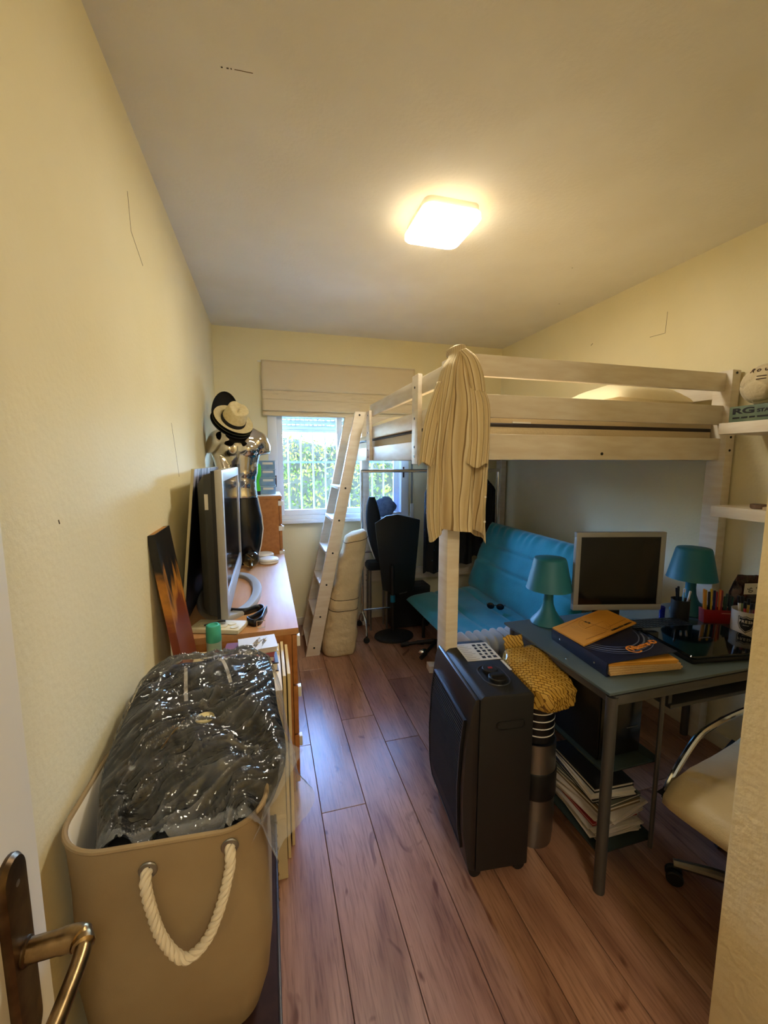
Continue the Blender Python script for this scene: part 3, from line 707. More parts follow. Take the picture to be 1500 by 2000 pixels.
M_ink = mat('brown_ink', (150,98,34), .7)
def rngline(r, w, a0=0, a1=360, c=(0,0), sy=1):
    mb = MB(); n = 40
    for rr in (r, r+w): mb.v += [Mb @ Vector((c[0]+rr*math.cos(R(a0+(a1-a0)*k/n)), c[1]+sy*rr*math.sin(R(a0+(a1-a0)*k/n)), .0002)) for k in range(n+1)]
    mb.f = [[k, k+1, n+2+k, n+1+k] for k in range(n)]; return mb.build('printed_ring', M_ink, bk)
rngline(.058, .0012); rngline(.045, .0008)
for r in (.075,.085,.095): rngline(r, .0012, 150, 245)
for (a, b_) in (((-.06,0),(.06,0)), ((0,-.06),(0,.06)), ((-.13,.06),(.02,.075)), ((.02,-.045),(.15,-.04)), ((-.14,-.06),(-.02,-.066))):
    MB().bar(Mb @ Vector((*a,.0003)), Mb @ Vector((*b_,.0003)), .0014, .0004, n_).build('printed_line', M_ink, bk)

# ================================================================ pen cups
def pen(p, q, r, m, nm, label, cat, group, cap=None, capf=.3):
    t = thing(nm, label, cat, p, 0, group); p = Vector(p); q = Vector(q)
    MB().tube([p, p.lerp(q, .02), q.lerp(p, .02), q], [r*.6, r, r, r*.7], 8).build('barrel', m, t, smooth=True)
    if cap: MB().tube([p.lerp(q, 1-capf), q.lerp(p, .01), q+(q-p)*.006], [r*1.15, r*1.15, r*.7], 8).build('cap', cap, t, smooth=True)
    return t
pc_ = thing('pen_cup', 'black wire mesh pen cup beside the monitor', 'cup', (1.865, 1.44, .7555))
pw = MB().lathe([(.036,0),(.038,.002),(.038,.098),(.040,.1),(.036,.1),(.035,.004),(.0001,.004)], (1.865,1.44,.7555), 28); pw.build('cup_body', M_blackm, pc_, smooth=True)
M_bpen = mat('black_pen', (18,18,20), .3); M_wpen = mat('white_pen', (210,214,216), .3); M_bluep = mat('blue_pen', (30,60,170), .3); M_cpen = mat('light_blue_handle', (110,170,200), .3)
for k, (dx, dy, h, m, nm, lb, ct) in enumerate(((-.02,-.005,.165,M_bpen,'ballpoint_pen','black clip pen standing in the mesh cup','pen'),(-.008,.01,.15,M_bpen,'ballpoint_pen','shorter black pen at the back of the mesh cup','pen'),(.018,.004,.145,M_cpen,'scissors_handle','pale blue handled paper knife in the mesh cup','knife'),(.022,-.012,.14,M_wpen,'ballpoint_pen','white tipped pen leaning in the mesh cup','pen'))):
    pen((1.865+dx*.6, 1.44+dy*.6, .762), (1.865+dx*1.5, 1.44+dy*1.5, .7555+h), .0045, m, nm.replace('scissors_handle','paper_knife'), lb, ct, 'pens in the mesh cup', M_wpen if m is M_cpen else m, .12)
o = MB().lathe([(.012,0),(.0125,.004),(.0125,.055),(.012,.058),(.010,.058),(.010,.008),(.0001,.008)], (1.80,1.475,.7555), 18).build('blue_jar', mat('cobalt_glass', (14,22,120), .1, coat=.5), None, smooth=True); tag(o, 'small cobalt blue cylinder beside the mesh pen cup', 'jar')
# marker tray
mk = thing('marker_tray', 'red plastic tray of fineliner pens on the desk', 'tray', (2.0, 1.365, .7555), R(-24))
MB().rings([[(x, y, z) for x, y in ((-.066*s-.0,-.02*s),(.066*s,-.02*s),(.066*s,.02*s),(-.066*s,.02*s))] for z, s in ((0,1),(.065,1.06),(.065,.96),(.004,.9))]).build('tray_body', M_red, mk, local=True, bevel=.002)
MB().box((.004,-.0217,.048), (.05,-.0208,.052)).build('small_print', mat('pale_red_print', (190,120,112), .5), mk, local=True)
cols = [('orange',(214,140,40)),('ochre',(198,150,40)),('black',(20,18,20)),('yellow',(206,170,40)),('navy',(24,28,90)),('red',(160,24,26)),('orange_red',(208,100,44)),('dark_red',(130,20,28)),('dark_green',(20,54,42)),('grey_green',(50,66,60)),('slate',(44,52,60)),('teal',(18,70,74))]
for k, (cn, c) in enumerate(cols):
    x = -.058+k*.0105; L = .155-.02*(k > 7)-.006*(k % 3)
    a = WM[mk.name] @ Vector((x, .004*(k % 2)-.002, .006)); q = WM[mk.name] @ Vector((x*1.08, .006*(k % 2)+.004, L))
    pen(a, q, .0046, mat('fineliner_'+cn, c, .4), 'fineliner_pen', cn.replace('_',' ')+' fineliner pen standing in the red tray', 'pen', 'fineliners in the red tray', mat('fineliner_'+cn, c, .4), .33)
# enamel pot
pt = thing('pencil_pot', 'white enamel pot printed FRESH holding pens', 'pot', (1.985, 1.235, .7555))
MB().lathe([(.044,0),(.050,.004),(.053,.03),(.053,.105),(.055,.108),(.051,.108),(.048,.01),(.0001,.01)], (1.985,1.235,.7555), 32).build('pot_body', mat('white_enamel', (210,196,176), .3), pt, smooth=True)
vd = Vector((-1.985,-1.235,0)).normalized()
def onpot(a, z, r=.0536):
    d = Matrix.Rotation(a, 3, 'Z') @ vd; return Vector((1.985,1.235,.7555+z))+d*r
shield = [(-.027,.090),(-.014,.086),(0,.092),(.014,.086),(.027,.090),(.027,.055),(.020,.035),(0,.018),(-.020,.035),(-.027,.055)]
def shield_poly(s, r):
    mb = MB(); c = onpot(0, .056, r); mb.v = [c]+[onpot(x*s/.053, .056+(z-.056)*s, r) for x, z in shield]
    n = len(shield); mb.f = [[0, 1+k, 1+(k+1) % n] for k in range(n)]; return mb
shield_poly(1, .0540).build('shield_print', M_black, pt); shield_poly(.9, .0545).build('shield_print', mat('white_enamel', (210,196,176), .3), pt); shield_poly(.82, .0550).build('shield_print', M_black, pt)
up_ = Vector((0,0,1)); rt = Vector((-vd.y, vd.x, 0))
for i, ch in enumerate('FRESH'):
    a = (i-2)*.0098/.053; d = Matrix.Rotation(a, 3, 'Z') @ vd; r_ = Matrix.Rotation(a, 3, 'Z') @ rt
    text('print_letter', ch, .016, mat('white_enamel', (210,196,176), .3), pt, frame(onpot(a, .068, .0562), r_, up_), ext=.0002, bold=.0005)
MB().bar(onpot(-.18,.052,.0556), onpot(.18,.052,.0556), .0012, .002, vd).build('print_line', mat('white_enamel', (210,196,176), .3), pt)
pcs = [('red',(150,26,26),-.030,-.01,.15),('brown',(92,54,36),-.012,-.02,.145),('dark_red',(112,20,24),.01,-.018,.14),('green',(120,130,70),.0,.02,.16),('gold',(190,150,60),.022,.012,.15),('white',(214,206,190),-.02,.018,.165)]
for cn, c, dx, dy, h in pcs:
    pen((1.985+dx*.6,1.235+dy*.6,.768), (1.985+dx*1.25,1.235+dy*1.25,.7555+h), .0055, mat('pot_pen_'+cn, c, .4), 'marker_pen', cn.replace('_',' ')+' marker pen standing in the FRESH pot', 'marker', 'markers in the enamel pot', M_bpen, .2)
# plastic bag with a white price label behind the pot
pb = thing('snack_bag', 'glossy dark red plastic packet with a white label numbered 50', 'packet', (2.12, 1.32, .7555))
def bagfn(u, v):
    a = 2*math.pi*u; t = v; w = .075*(.75+.35*math.sin(math.pi*min(1,t*.9+.1))); d = .035*math.sin(math.pi*(t*.88+.08))
    return (2.125+w*math.cos(a)*.8+.006*nz(a,t*6,1), 1.33+d*math.sin(a)-w*math.cos(a)*.35+.006*nz(a,t*6,5), .7555+.225*t+.004*nz(a*2,t*5,9))
M_pack = mat('crinkled_foil', (60,16,18), .25, col2=(26,22,24), scale=18, bump=.6, bscale=30)
MB().grid(bagfn, 36, 20, True).build('packet_body', M_pack, pb, smooth=True)
Ml = frame((2.105, 1.288, .93), (.92,-.40,.05), (0,-.1,1))
MB().box((-.045,-.026,0), (.045,.026,.001), Ml).build('paper_label', M_paper, pb)
text('numeral', '50', .026, M_black, pb, Ml @ Matrix.Translation((-.022,-.006,.0014)) @ Matrix.Rotation(R(-70),4,'Z'))
text('numeral', '6', .022, M_black, pb, Ml @ Matrix.Translation((.008,.006,.0014)) @ Matrix.Rotation(R(-70),4,'Z'))

# ================================================================ under the desk
pcx = thing('computer_tower', 'black computer tower on the upper glass shelf under the desk', 'computer', (1.195, 1.33, .444))
MB().box((1.095, 1.10, .444), (1.285, 1.52, .690)).build('case', M_black, pcx, bevel=.004)
MB().box((1.10, 1.094, .45), (1.28, 1.10, .685)).build('front_panel', mat('front_gloss', (16,16,17), .2), pcx, bevel=.003)
MB().cbox((1.14, 1.0935, .60), (.012, .002, .006)).build('power_switch', M_steel, pcx); MB().cbox((1.24, 1.0935, .55), (.05, .002, .004)).build('drive_slot', M_grey, pcx)
# paper and magazines
rr = random.Random(11); z = .1335
pk = [('paper_stack','untidy stack of white loose papers at the bottom of the shelf',.20,.29,.045,(212,200,190)),('magazine','red edged magazine on the loose papers',.20,.28,.010,(160,40,44)),('paper_stack','crumpled white sheets on the red edged magazine',.205,.30,.045,(222,208,198)),('folder','brown card folder in the paper pile',.19,.30,.018,(120,96,66)),('folder','grey green card folder above the brown folder',.19,.30,.014,(86,88,76)),('magazine','black covered magazine high in the pile',.19,.28,.012,(26,26,28)),('notebook','white ring notebook near the top of the pile',.18,.28,.020,(226,220,214)),('notebook','black notebook with white edges on top of the pile',.17,.26,.018,(22,22,24))]
for k, (nm, lb, w, d, h, c) in enumerate(pk):
    t = thing(nm, lb, nm.split('_')[0], (1.205, 1.24, z), rr.uniform(-.16, .16), 'papers on the lower desk shelf')
    mp_ = mat('pile_%d' % k, c, .7)
    if h > .03:
        n = 9
        for q in range(n):
            Mq = Matrix.Rotation(rr.uniform(-.12,.12), 4, 'Z') @ Matrix.Translation((rr.uniform(-.012,.012), rr.uniform(-.02,.02), 0)); hh = h/n
            def fn(u, v, q=q): 
                return Mq @ Vector(((u-.5)*w, (v-.5)*d, q*hh+.0005+(.0016*nz(u*3+q, v*3, q))))
            MB().grid(fn, 5, 6).build('sheet_bundle', mat('pile_%d_%d' % (k, q % 3), tuple(int(x*(1-.06*(q % 3))) for x in c), .8), t, local=True, solid=hh*.8)
    else:
        MB().box((-w/2,-d/2,.0004), (w/2,d/2,h*.22)).build('cover', mp_, t, local=True); MB().box((-w/2+.003,-d/2+.003,h*.22), (w/2-.003,d/2-.003,h*.78)).build('pages', M_paper, t, local=True); MB().box((-w/2,-d/2,h*.78), (w/2,d/2,h-.0004)).build('cover', mp_, t, local=True)
    z += h

# ================================================================ swivel chair
ch = thing('swivel_chair', 'cream leather swivel chair with chrome arms at the desk', 'chair', (1.55, .80, 0), R(10))
M_leath = mat('cream_leather', (206,184,142), .45, col2=(196,172,130), scale=6, bump=.1, bscale=120)
def seatprof(y):
    y *= .9; k = 1-.10*(abs(y)/.21)**4
    pts = []
    for x, z in ((-.29,.395),(-.315,.415),(-.31,.445),(-.26,.475),(-.15,.490),(.0,.487),(.15,.492),(.22,.50),(.24,.47),(.15,.445),(0,.435),(-.15,.42),(-.24,.40)):
        pts.append((x*k, y, z-.03-.02*(abs(y)/.23)**3))
    return pts
MB().rings([seatprof(-.23+.46*k/12) for k in range(13)]).build('seat', M_leath, ch, smooth=True, local=True, auto=70)
MB().rings([[(x, y, z-.012) for x, z in ((-.27,.395),(-.1,.40),(.15,.42),(.2,.44),(.15,.40),(-.1,.385))] for y in (-.235,.235)]).build('seat_shell', M_black, ch, local=True)
MB().rings([[(.20+.03*math.cos(t*2)+.10*t*t+d, y, .50+.55*t) for t in (0,.25,.5,.75,1) for d in (0,)]+[(.235+.03*math.cos(t*2)+.10*t*t, y, .50+.55*t) for t in (1,.75,.5,.25,0)] for y in (-.15,-.07,.07,.15)]).build('backrest', M_leath, ch, smooth=True, local=True, auto=70)
for s in (-1, 1):
    pts = catmull([(-.235,s*.225,.36),(-.22,s*.225,.40),(-.15,s*.225,.47),(-.06,s*.225,.53),(.05,s*.225,.545),(.2,s*.225,.545),(.27,s*.22,.545)], 5)
    ar = MB().tube(pts, .011, 10).build('armrest', M_chrome, ch, smooth=True, local=True)
    MB().lathe([(.0001,-.004),(.015,-.004),(.016,0),(.015,.004),(.0001,.005)], (0,0,0), 16, frame((-.235,s*.225,.36),(1,0,0),(0,0,1))).build('end_stud', M_chrome, ar, smooth=True, local=True)
MB().tube([(0,0,.08),(0,0,.40)], [.025,.025], 14).build('gas_column', M_black, ch, smooth=True, local=True)
for k in range(5):
    a = R(198+72*k); d = Vector((math.cos(a), math.sin(a), 0))
    MB().tube([d*.02+Vector((0,0,.095)), d*.16+Vector((0,0,.09)), d*.27+Vector((0,0,.075))], [.022,.018,.014], 10).build('base_arm', M_steel, ch, smooth=True, local=True)
    cs = MB()
    for q in (-.014, .014):
        Mq = frame(d*.265+Vector((-d.y*q, d.x*q, .028)), Vector((0,0,1)), d)
        cs.lathe([(.0001,-.009),(.024,-.009),(.027,-.005),(.027,.005),(.024,.009),(.0001,.009)], (0,0,0), 18, Mq)
    cs.build('caster', M_blackm, ch, smooth=True, local=True)
# ================================================================ gas heater
ht = thing('gas_heater', 'black portable gas heater with louvred front beside the desk', 'heater', (.775, 1.375, 0), R(-6))
HW = .215
body = [(-.085,.045),(.115,.045),(.115,.70),(.10,.712),(-.07,.712),(-.085,.70)]
MB().rings([[(x, y, z) for x, z in body] for y in (-HW, HW)]).build('housing', M_blackm, ht, bevel=.008, local=True)
fp = [(-.086,.05),(-.112,.06),(-.134,.20),(-.138,.36),(-.130,.52),(-.112,.66),(-.100,.700),(-.088,.704)]
pn = MB()
n = len(fp)
pn.rings([[(x, y, z) for x, z in fp]+[(-.086, y, z) for x, z in fp[::-1][1:-1]] for y in (-HW+.002, HW-.002)])
pnl = pn.build('front_panel', mat('black_satin_panel', (26,26,28), .38), ht, bevel=.003, local=True)
def fx(z):
    for (x0,z0),(x1,z1) in zip(fp[:-1], fp[1:]):
        if z0 <= z <= z1: return x0+(x1-x0)*(z-z0)/(z1-z0)
    return -.1
rec = MB().grid(lambda u, v: (fx(.13+.47*v)-.0008, -.175+.35*u, .13+.47*v), 1, 24); rec.build('grille_recess', mat('grille_black', (5,5,5), .7), pnl, local=True)
gl_ = MB()
for k in range(44):
    z = .135+k*.0106; gl_.cbox((fx(z)-.004, 0, z), (.008, .35, .0035), (0, R(25), 0))
o = gl_.build('louvres', mat('louvre_grey', (44,44,47), .4), pnl, local=True); o['kind'] = 'stuff'
for y in (-.177, .177):
    MB().rings([[(fx(z)+d, y+e, z) for d, e in ((.001,-.004),(-.010,-.004),(-.010,.004),(.001,.004))] for z in [.125+.48*t/14 for t in range(15)]]).build('grille_edge', M_black, pnl, local=True)
for z in (.123, .607): MB().cbox((fx(z)-.004, 0, z), (.012, .36, .008)).build('grille_edge', M_black, pnl, local=True)
MB().rings([[(x+d*0, y, .7125+h) for x, y in rrect(.048, .075, .048, 6, .02, -.085)] for h, d in ((-.001,0),(.001,0))]).build('control_recess', M_black, ht, local=True)
rimp = rrect(.048, .075, .048, 6, .02, -.085)
MB().tube([(x, y, .7135) for x, y in rimp+rimp[:1]], .0022, 6).build('control_rim', mat('blue_grey_rim', (60,64,72), .3), ht, smooth=True, local=True)
MB().lathe([(.030,0),(.030,.010),(.027,.013),(.0001,.013)], (.02,-.055,.7135), 24).build('control_knob', M_black, ht, smooth=True, local=True)
k2 = MB().lathe([(.033,0),(.033,.012),(.030,.015),(.0001,.015)], (.02,-.12,.7135), 24).build('control_knob', M_black, ht, smooth=True, local=True)
MB().cbox((.02,-.12,.731), (.05,.010,.008)).build('knob_grip', M_black, k2, local=True, bevel=.002)
MB().cbox((.02,-.055,.727), (.016,.012,.002)).build('red_mark', M_red, ht, local=True)
lab = MB().box((-.035,.03,.7123), (.108,.185,.7132)).build('warning_label', mat('label_cream', (214,206,182), .6), ht, local=True)
for i in range(3):
    for j in range(5):
        MB().box((.035+i*.024, .045+j*.027, .7133), (.05+i*.024-.004*(j % 2), .062+j*.027, .7137)).build('pictogram', M_black, lab, local=True)
for j in range(9):
    MB().box((-.028, .042+j*.0155, .7133), (.022-.01*(j % 3), .0435+j*.0155, .7136)).build('print_line', mat('print_grey', (120,112,96), .7), lab, local=True)
MB().box((.098,-.06,.7123), (.108,.02,.7130)).build('strip_label', mat('label_cream', (214,206,182), .6), ht, local=True)
MB().rings([[(x, -HW-d, z) for x, z in rrect(.055*s, .016*s, .014*s, 4, .03, .60)] for d, s in ((-.001,1),(.003,1),(.003,.88),(-.0005,.84))], False, True).build('side_grip', M_black, ht, local=True, smooth=True)
for x in (-.075, .095):
    for y in (-.18, .18):
        MB().lathe([(.0001,-.012),(.021,-.012),(.023,-.008),(.023,.008),(.021,.012),(.0001,.012)], (0,0,0), 16, frame((x,y,.023),(1,0,0),(0,0,1))).build('caster', M_blackm, ht, smooth=True, local=True)
        MB().cbox((x,y,.042), (.02,.03,.01)).build('caster_bracket', M_black, ht, local=True)

# ================================================================ keg, striped tin, golden wrapped gift
kg = thing('beer_keg', 'dented steel keg with a black belt behind the heater', 'keg', (.99, 1.30, 0))
r_ = .080
MB().lathe([(.0001,.02),(r_*.8,.015),(r_*.93,0),(r_*.95,.0),(r_*.97,.03),(r_,.05),(r_*1.0,.10),(r_*1.03,.115),(r_*1.03,.13),(r_,.145),(r_,.24),(r_*1.03,.255),(r_*1.03,.27),(r_,.285),(r_,.34),(r_*.96,.375),(r_*.97,.40),(r_*.97,.43),(r_*.9,.43),(r_*.88,.39),(.0001,.385)], (.99,1.30,0), 40).build('keg_body', M_steel, kg, smooth=True, auto=50)
MB().lathe([(r_*1.035,.205),(r_*1.06,.21),(r_*1.06,.31),(r_*1.035,.315)], (.99,1.30,0), 40).build('rubber_belt', M_black, kg, smooth=True)
tn = thing('striped_tin', 'black round tin with thin white stripes on top of the keg', 'tin', (.99, 1.30, .431))
MB().lathe([(.0001,0),(.066,0),(.068,.003),(.068,.14),(.064,.145),(.0001,.145)], (.99,1.30,.431), 36).build('tin_body', M_black, tn, smooth=True)
for k in range(4): MB().lathe([(.0683,.03+k*.03),(.0690,.031+k*.03),(.0690,.034+k*.03),(.0683,.035+k*.03)], (.99,1.30,.431), 36, cap0=False, cap1=False).build('stripe', M_white, tn, smooth=True)
gf = thing('golden_gift', 'golden basket weave gift parcel behind the heater', 'parcel', (1.0, 1.31, .577))
M_gold = bpy.data.materials.new('basketweave_gold_paper'); M_gold.use_nodes = True; nt = M_gold.node_tree; b = nt.nodes['Principled BSDF']
b.inputs['Roughness'].default_value = .22; tc = nt.nodes.new('ShaderNodeTexCoord'); mp_ = nt.nodes.new('ShaderNodeMapping'); mp_.inputs['Rotation'].default_value = (.3,.5,.78); br = nt.nodes.new('ShaderNodeTexBrick')
br.inputs['Scale'].default_value = 26; br.inputs['Color1'].default_value = lin((206,166,78)); br.inputs['Color2'].default_value = lin((186,142,56)); br.inputs['Mortar'].default_value = lin((110,74,24)); br.inputs['Mortar Size'].default_value = .03
nt.links.new(tc.outputs['Object'], mp_.inputs[0]); nt.links.new(mp_.outputs[0], br.inputs[0]); nt.links.new(br.outputs[0], b.inputs['Base Color'])
nn = nt.nodes.new('ShaderNodeTexNoise'); nn.inputs['Scale'].default_value = 14; bp = nt.nodes.new('ShaderNodeBump'); bp.inputs['Strength'].default_value = .5; bp.inputs['Distance'].default_value = .02
nt.links.new(tc.outputs['Object'], nn.inputs[0]); nt.links.new(nn.outputs[0], bp.inputs['Height']); nt.links.new(bp.outputs[0], b.inputs['Normal'])
def giftfn(u, v):
    th = math.pi*v; ph = 2*math.pi*u; d = Vector((math.sin(th)*math.cos(ph), math.sin(th)*math.sin(ph), math.cos(th)))
    pw = lambda a, k: math.copysign(abs(a)**k, a)
    q = Vector((pw(d.x,.65)*.105, pw(d.y,.65)*.14, pw(d.z,.6)*.062))
    q *= 1+.10*nz(d.x*2.2, d.y*2.2, d.z*2.2)+.05*nz(d.x*6, d.y*6, d.z*6)
    q.z += -.22*q.y*.0+.20*q.y
    return Vector((.995,1.315,.662))+q
MB().grid(giftfn, 40, 28, True).build('parcel_body', M_gold, gf, smooth=True, auto=25)
MB().grid(lambda u, v: (.985+.09*(u-.5)+.012*nz(u*4,v*4,1), 1.455+.02*v, .715+.05*v+.012*nz(u*5,v*3,3)), 8, 5).build('wrapped_end', M_gold, gf, smooth=True, solid=.003)

# ================================================================ oil radiator
rd = thing('oil_radiator', 'silver finned oil radiator standing behind the heater', 'radiator', (1.14, 1.79, 0))
for k in range(10):
    x = .925+k*.046
    out = rrect(.085, .255, .05, 5, 1.79, .385)
    MB().rings([[(x+d, 1.79+(y-1.79)*s, .385+(z-.385)*s) for y, z in out] for d, s in ((-.012,.93),(-.004,1),(.004,1),(.012,.93))]).build('fin', mat('radiator_silver', (196,194,188), .38, .35), rd, smooth=True)
MB().tube([(.92,1.79,.55),(1.345,1.79,.55)], .016, 10).build('header_pipe', M_steel, rd, smooth=True); MB().tube([(.92,1.79,.18),(1.345,1.79,.18)], .016, 10).build('header_pipe', M_steel, rd, smooth=True)
for x in (.97, 1.29): MB().box((x-.015,1.70,0), (x+.015,1.88,.135)).build('foot', M_blackm, rd, bevel=.004)

# ================================================================ futon sofa
fu = thing('futon_sofa', 'turquoise futon sofa with leaning backrest under the loft bed', 'sofa', (1.55, 2.65, 0))
FY0, FY1 = 2.0, 3.30
def cushion(P, nm, thick, bulge, seed, seams=()):
    P0_, P1_, P2_ = P                                  # profile edge start, end in xz (P0->P1), normal side by thick
    d = Vector((P1_[0]-P0_[0], 0, P1_[1]-P0_[1])); L = d.length; d.normalize(); nrm = Vector((-d.z, 0, d.x)); nrm = nrm if nrm.z > 0 or nrm.x < 0 else -nrm
    if P2_: nrm = Vector(P2_).normalized()
    mb = MB()
    def pt(u, v, side):
        a, b_ = 2*u-1, 2*v-1
        e_ = (max(0, 1-abs(a)**7)*max(0, 1-abs(b_)**9))**.5
        h = thick/2*e_*side
        y = FY0+(FY1-FY0)*v
        if side > 0:
            h += bulge*e_*(.6*nz(u*3, v*4, seed)+.35*nz(u*9, v*8, seed+3))
            h += .010*e_*math.sin((u*5+v*17)+6*nz(u*2, v*2, seed))*max(0, .55-v)*2.0 if nm == 'seat_cushion' else 0
            for sm_ in seams: h -= .016*math.exp(-((u-sm_-.01*math.sin(v*9))/.02)**2)*e_
            if nm == 'backrest_cushion': h += .008*e_*math.sin(v*80+4*nz(u*2,v*6,1))*math.exp(-((u-.96)/.10)**2)
        return Vector((P0_[0], y, P0_[1]))+d*(L*u)+nrm*(thick/2+h)
    mb.grid(lambda u, v: pt(u, v, 1), 50, 90); mb.grid(lambda u, v: pt(u, v, -1), 14, 20)
    return mb.build(nm, M_turq, fu, smooth=True, auto=60)
cushion(((1.135,.235),(1.86,.275),(-.05,0,1)), 'seat_cushion', .15, .015, 2, (.33,.66))
cushion(((1.80,.36),(2.02,.93),(-.93,0,.36)), 'backrest_cushion', .15, .012, 7, (.42,.68))
for y in (FY0+.12, FY1-.12):
    MB().tube([(1.25,y,.0),(1.25,y,.16),(1.28,y,.2),(1.9,y,.22)], .014, 10).build('frame_leg', M_blackm, fu, smooth=True)
    MB().tube([(1.85,y,.0),(1.85,y,.22),(2.03,y,.55)], .014, 10).build('frame_leg', M_blackm, fu, smooth=True)
for x in (1.28, 1.8): MB().tube([(x,FY0+.12,.215),(x,FY1-.12,.215)], .012, 8).build('frame_bar', M_blackm, fu, smooth=True)
# sunglasses
sg = thing('sunglasses', 'black sunglasses lying on the futon seat', 'sunglasses', (1.575, 2.585, .425), R(-38))
for s in (-1, 1):
    MB().ball((0,0,0), .028, 8, (1,.25,.85), Matrix.Translation((s*.034, 0, .026)) @ Matrix.Rotation(s*.1,4,'Z')).build('lens', M_dkscreen, sg, smooth=True, local=True)
    MB().tube([(s*.062,0,.036),(s*.066,.03,.034),(s*.05,.10,.010)], .0025, 6).build('temple', M_black, sg, smooth=True, local=True)
MB().tube([(-.01,-.002,.032),(0,-.004,.036),(.01,-.002,.032)], .003, 6).build('bridge', M_black, sg, smooth=True, local=True)

# ================================================================ clothes rack with dark starry clothes
rk = thing('clothes_rack', 'chrome clothes rack on castors under the loft bed', 'clothes rack', (1.42, 3.42, 0))
RY = 3.44
MB().bar((.765, RY, 1.42), (2.09, RY, 1.42), .022, .028).build('hanging_rail', M_chrome, rk, bevel=.004)
for x in (.775, 2.08):
    MB().tube([(x,RY,.10),(x,RY,1.41)], .011, 12).build('upright', M_chrome, rk, smooth=True)
    MB().tube(catmull([(x-.02,3.20,.055),(x-.008,3.26,.10),(x,3.35,.16),(x,RY,.18),(x,3.53,.12),(x,3.575,.055)],5), .009, 10).build('foot_bar', M_chrome, rk, smooth=True)
    for y in (3.20, 3.575):
        MB().lathe([(.0001,-.014),(.022,-.014),(.025,-.009),(.025,.009),(.022,.014),(.0001,.014)], (0,0,0), 18, frame((x-.02*(y<3.3),y,.0255),(1,0,0),(0,0,1))).build('castor', M_blackm, rk, smooth=True)
MB().tube([(.775,RY,.20),(2.08,RY,.20)], .008, 10).build('lower_bar', M_chrome, rk, smooth=True); MB().tube([(.775,RY,.72),(.86,RY,.72)], .008, 8).build('side_hook', M_chrome, rk, smooth=True)
M_star = bpy.data.materials.new('starry_black_cloth'); M_star.use_nodes = True; nt = M_star.node_tree; b = nt.nodes['Principled BSDF']; b.inputs['Roughness'].default_value = .8
tc = nt.nodes.new('ShaderNodeTexCoord'); vo = nt.nodes.new('ShaderNodeTexVoronoi'); vo.inputs['Scale'].default_value = 26; cr = nt.nodes.new('ShaderNodeValToRGB')
cr.color_ramp.elements[0].position = .10; cr.color_ramp.elements[0].color = lin((60,96,140)); cr.color_ramp.elements[1].position = .16; cr.color_ramp.elements[1].color = lin((9,11,18))
nt.links.new(tc.outputs['Object'], vo.inputs[0]); nt.links.new(vo.outputs[0], cr.inputs[0]); nt.links.new(cr.outputs[0], b.inputs['Base Color'])
def hung(c, w, z0, nm, label, cat, m, seed, d=.045):
    t = thing(nm, label, cat, (c, RY, z0), 0)
    def fn(u, v):
        a = 2*math.pi*u; zz = 1.355+(z0-1.355)*v; k = min(1, .35+v*6); ww = w*k*(1+.08*v)
        return (c+ww*math.cos(a)+.006*nz(a*2,v*3,seed), RY+d*k*math.sin(a)*(1+.35*math.sin(7*a+seed+2*v)), zz-.03*abs(math.cos(a))*(1-v)*(1 if v < .2 else 0)+.01*math.sin(5*a+seed)*v)
    MB().grid(fn, 48, 24, True).build('garment', m, t, smooth=True)
    MB().tube(catmull([(c,RY,1.36),(c+.004,RY,1.392),(c+.014,RY+.012,1.425),(c+.0,RY+.02,1.441),(c-.010,RY-.004,1.442)],4), .0025, 6).build('hanger_hook', M_steel, t, smooth=True)
hung(1.46, .11, .50, 'starry_dress', 'long black dress with blue star print on the clothes rack behind the bed post', 'dress', M_star, 1)
hung(1.72, .10, .56, 'dark_coat', 'plain black coat in the middle of the clothes rack', 'coat', M_dark, 4)
hung(1.94, .11, .62, 'starry_dress', 'shorter black starry dress at the right end of the clothes rack', 'dress', M_star, 8)

# ================================================================ pedestal panel, chair, amplifier, bin
ps = thing('panel_stand', 'matt black panel on a pole with a heavy round base', 'stand', (1.01, 3.30, 0))
py_ = 3.335
MB().lathe([(.0001,0),(.165,0),(.172,.006),(.168,.02),(.09,.034),(.03,.045),(.0001,.046)], (1.01,3.26,0), 40, None, 1, .8).build('round_base', M_blackm, ps, smooth=True)
MB().tube([(1.01,3.29,.04),(1.01,3.31,.62)], .017, 12).build('pole', M_blackm, ps, smooth=True)
MB().tube([(1.01,3.296,.30),(1.01,3.298,.36)], .022, 12).build('blue_collar', mat('blue_collar', (20,120,160), .4), ps, smooth=True)
poly = [(.862,.985),(.96,1.045),(1.06,1.055),(1.265,1.0),(1.262,.94),(1.215,.38),(1.05,.355),(.93,.40)]
MB().rings([[(x, py_+d-.03*math.sin((x-.86)/.4*math.pi)*0, z) for x, z in poly] for d in (-.008, .008)]).build('panel', mat('panel_black', (17,22,20), .5), ps, bevel=.005)
dc = thing('dark_chair', 'dark padded chair with white piping behind the black panel', 'chair', (.90, 3.48, 0))
def backfn(s, ex):
    rs_ = []
    for t in [k/14 for k in range(15)]:
        z = .60+.60*t; w = (.062*math.sin(math.pi*min(1,max(0.02,(t*.9+.08))))**.5+.01)*ex; x = .845+.10*(1-t)**1.6+.02; y = 3.47-.02*t
        rs_.append([(x+w*math.cos(a), y+.035*ex*math.sin(a), z) for a in [2*math.pi*j/20 for j in range(20)]])
    return MB().rings(rs_)
backfn(1, 1).build('backrest', mat('charcoal_upholstery', (26,30,34), .8), dc, smooth=True)
pip = catmull([(.80,3.432,1.19),(.79,3.43,1.10),(.80,3.43,.95),(.835,3.43,.80),(.885,3.43,.66)], 6)
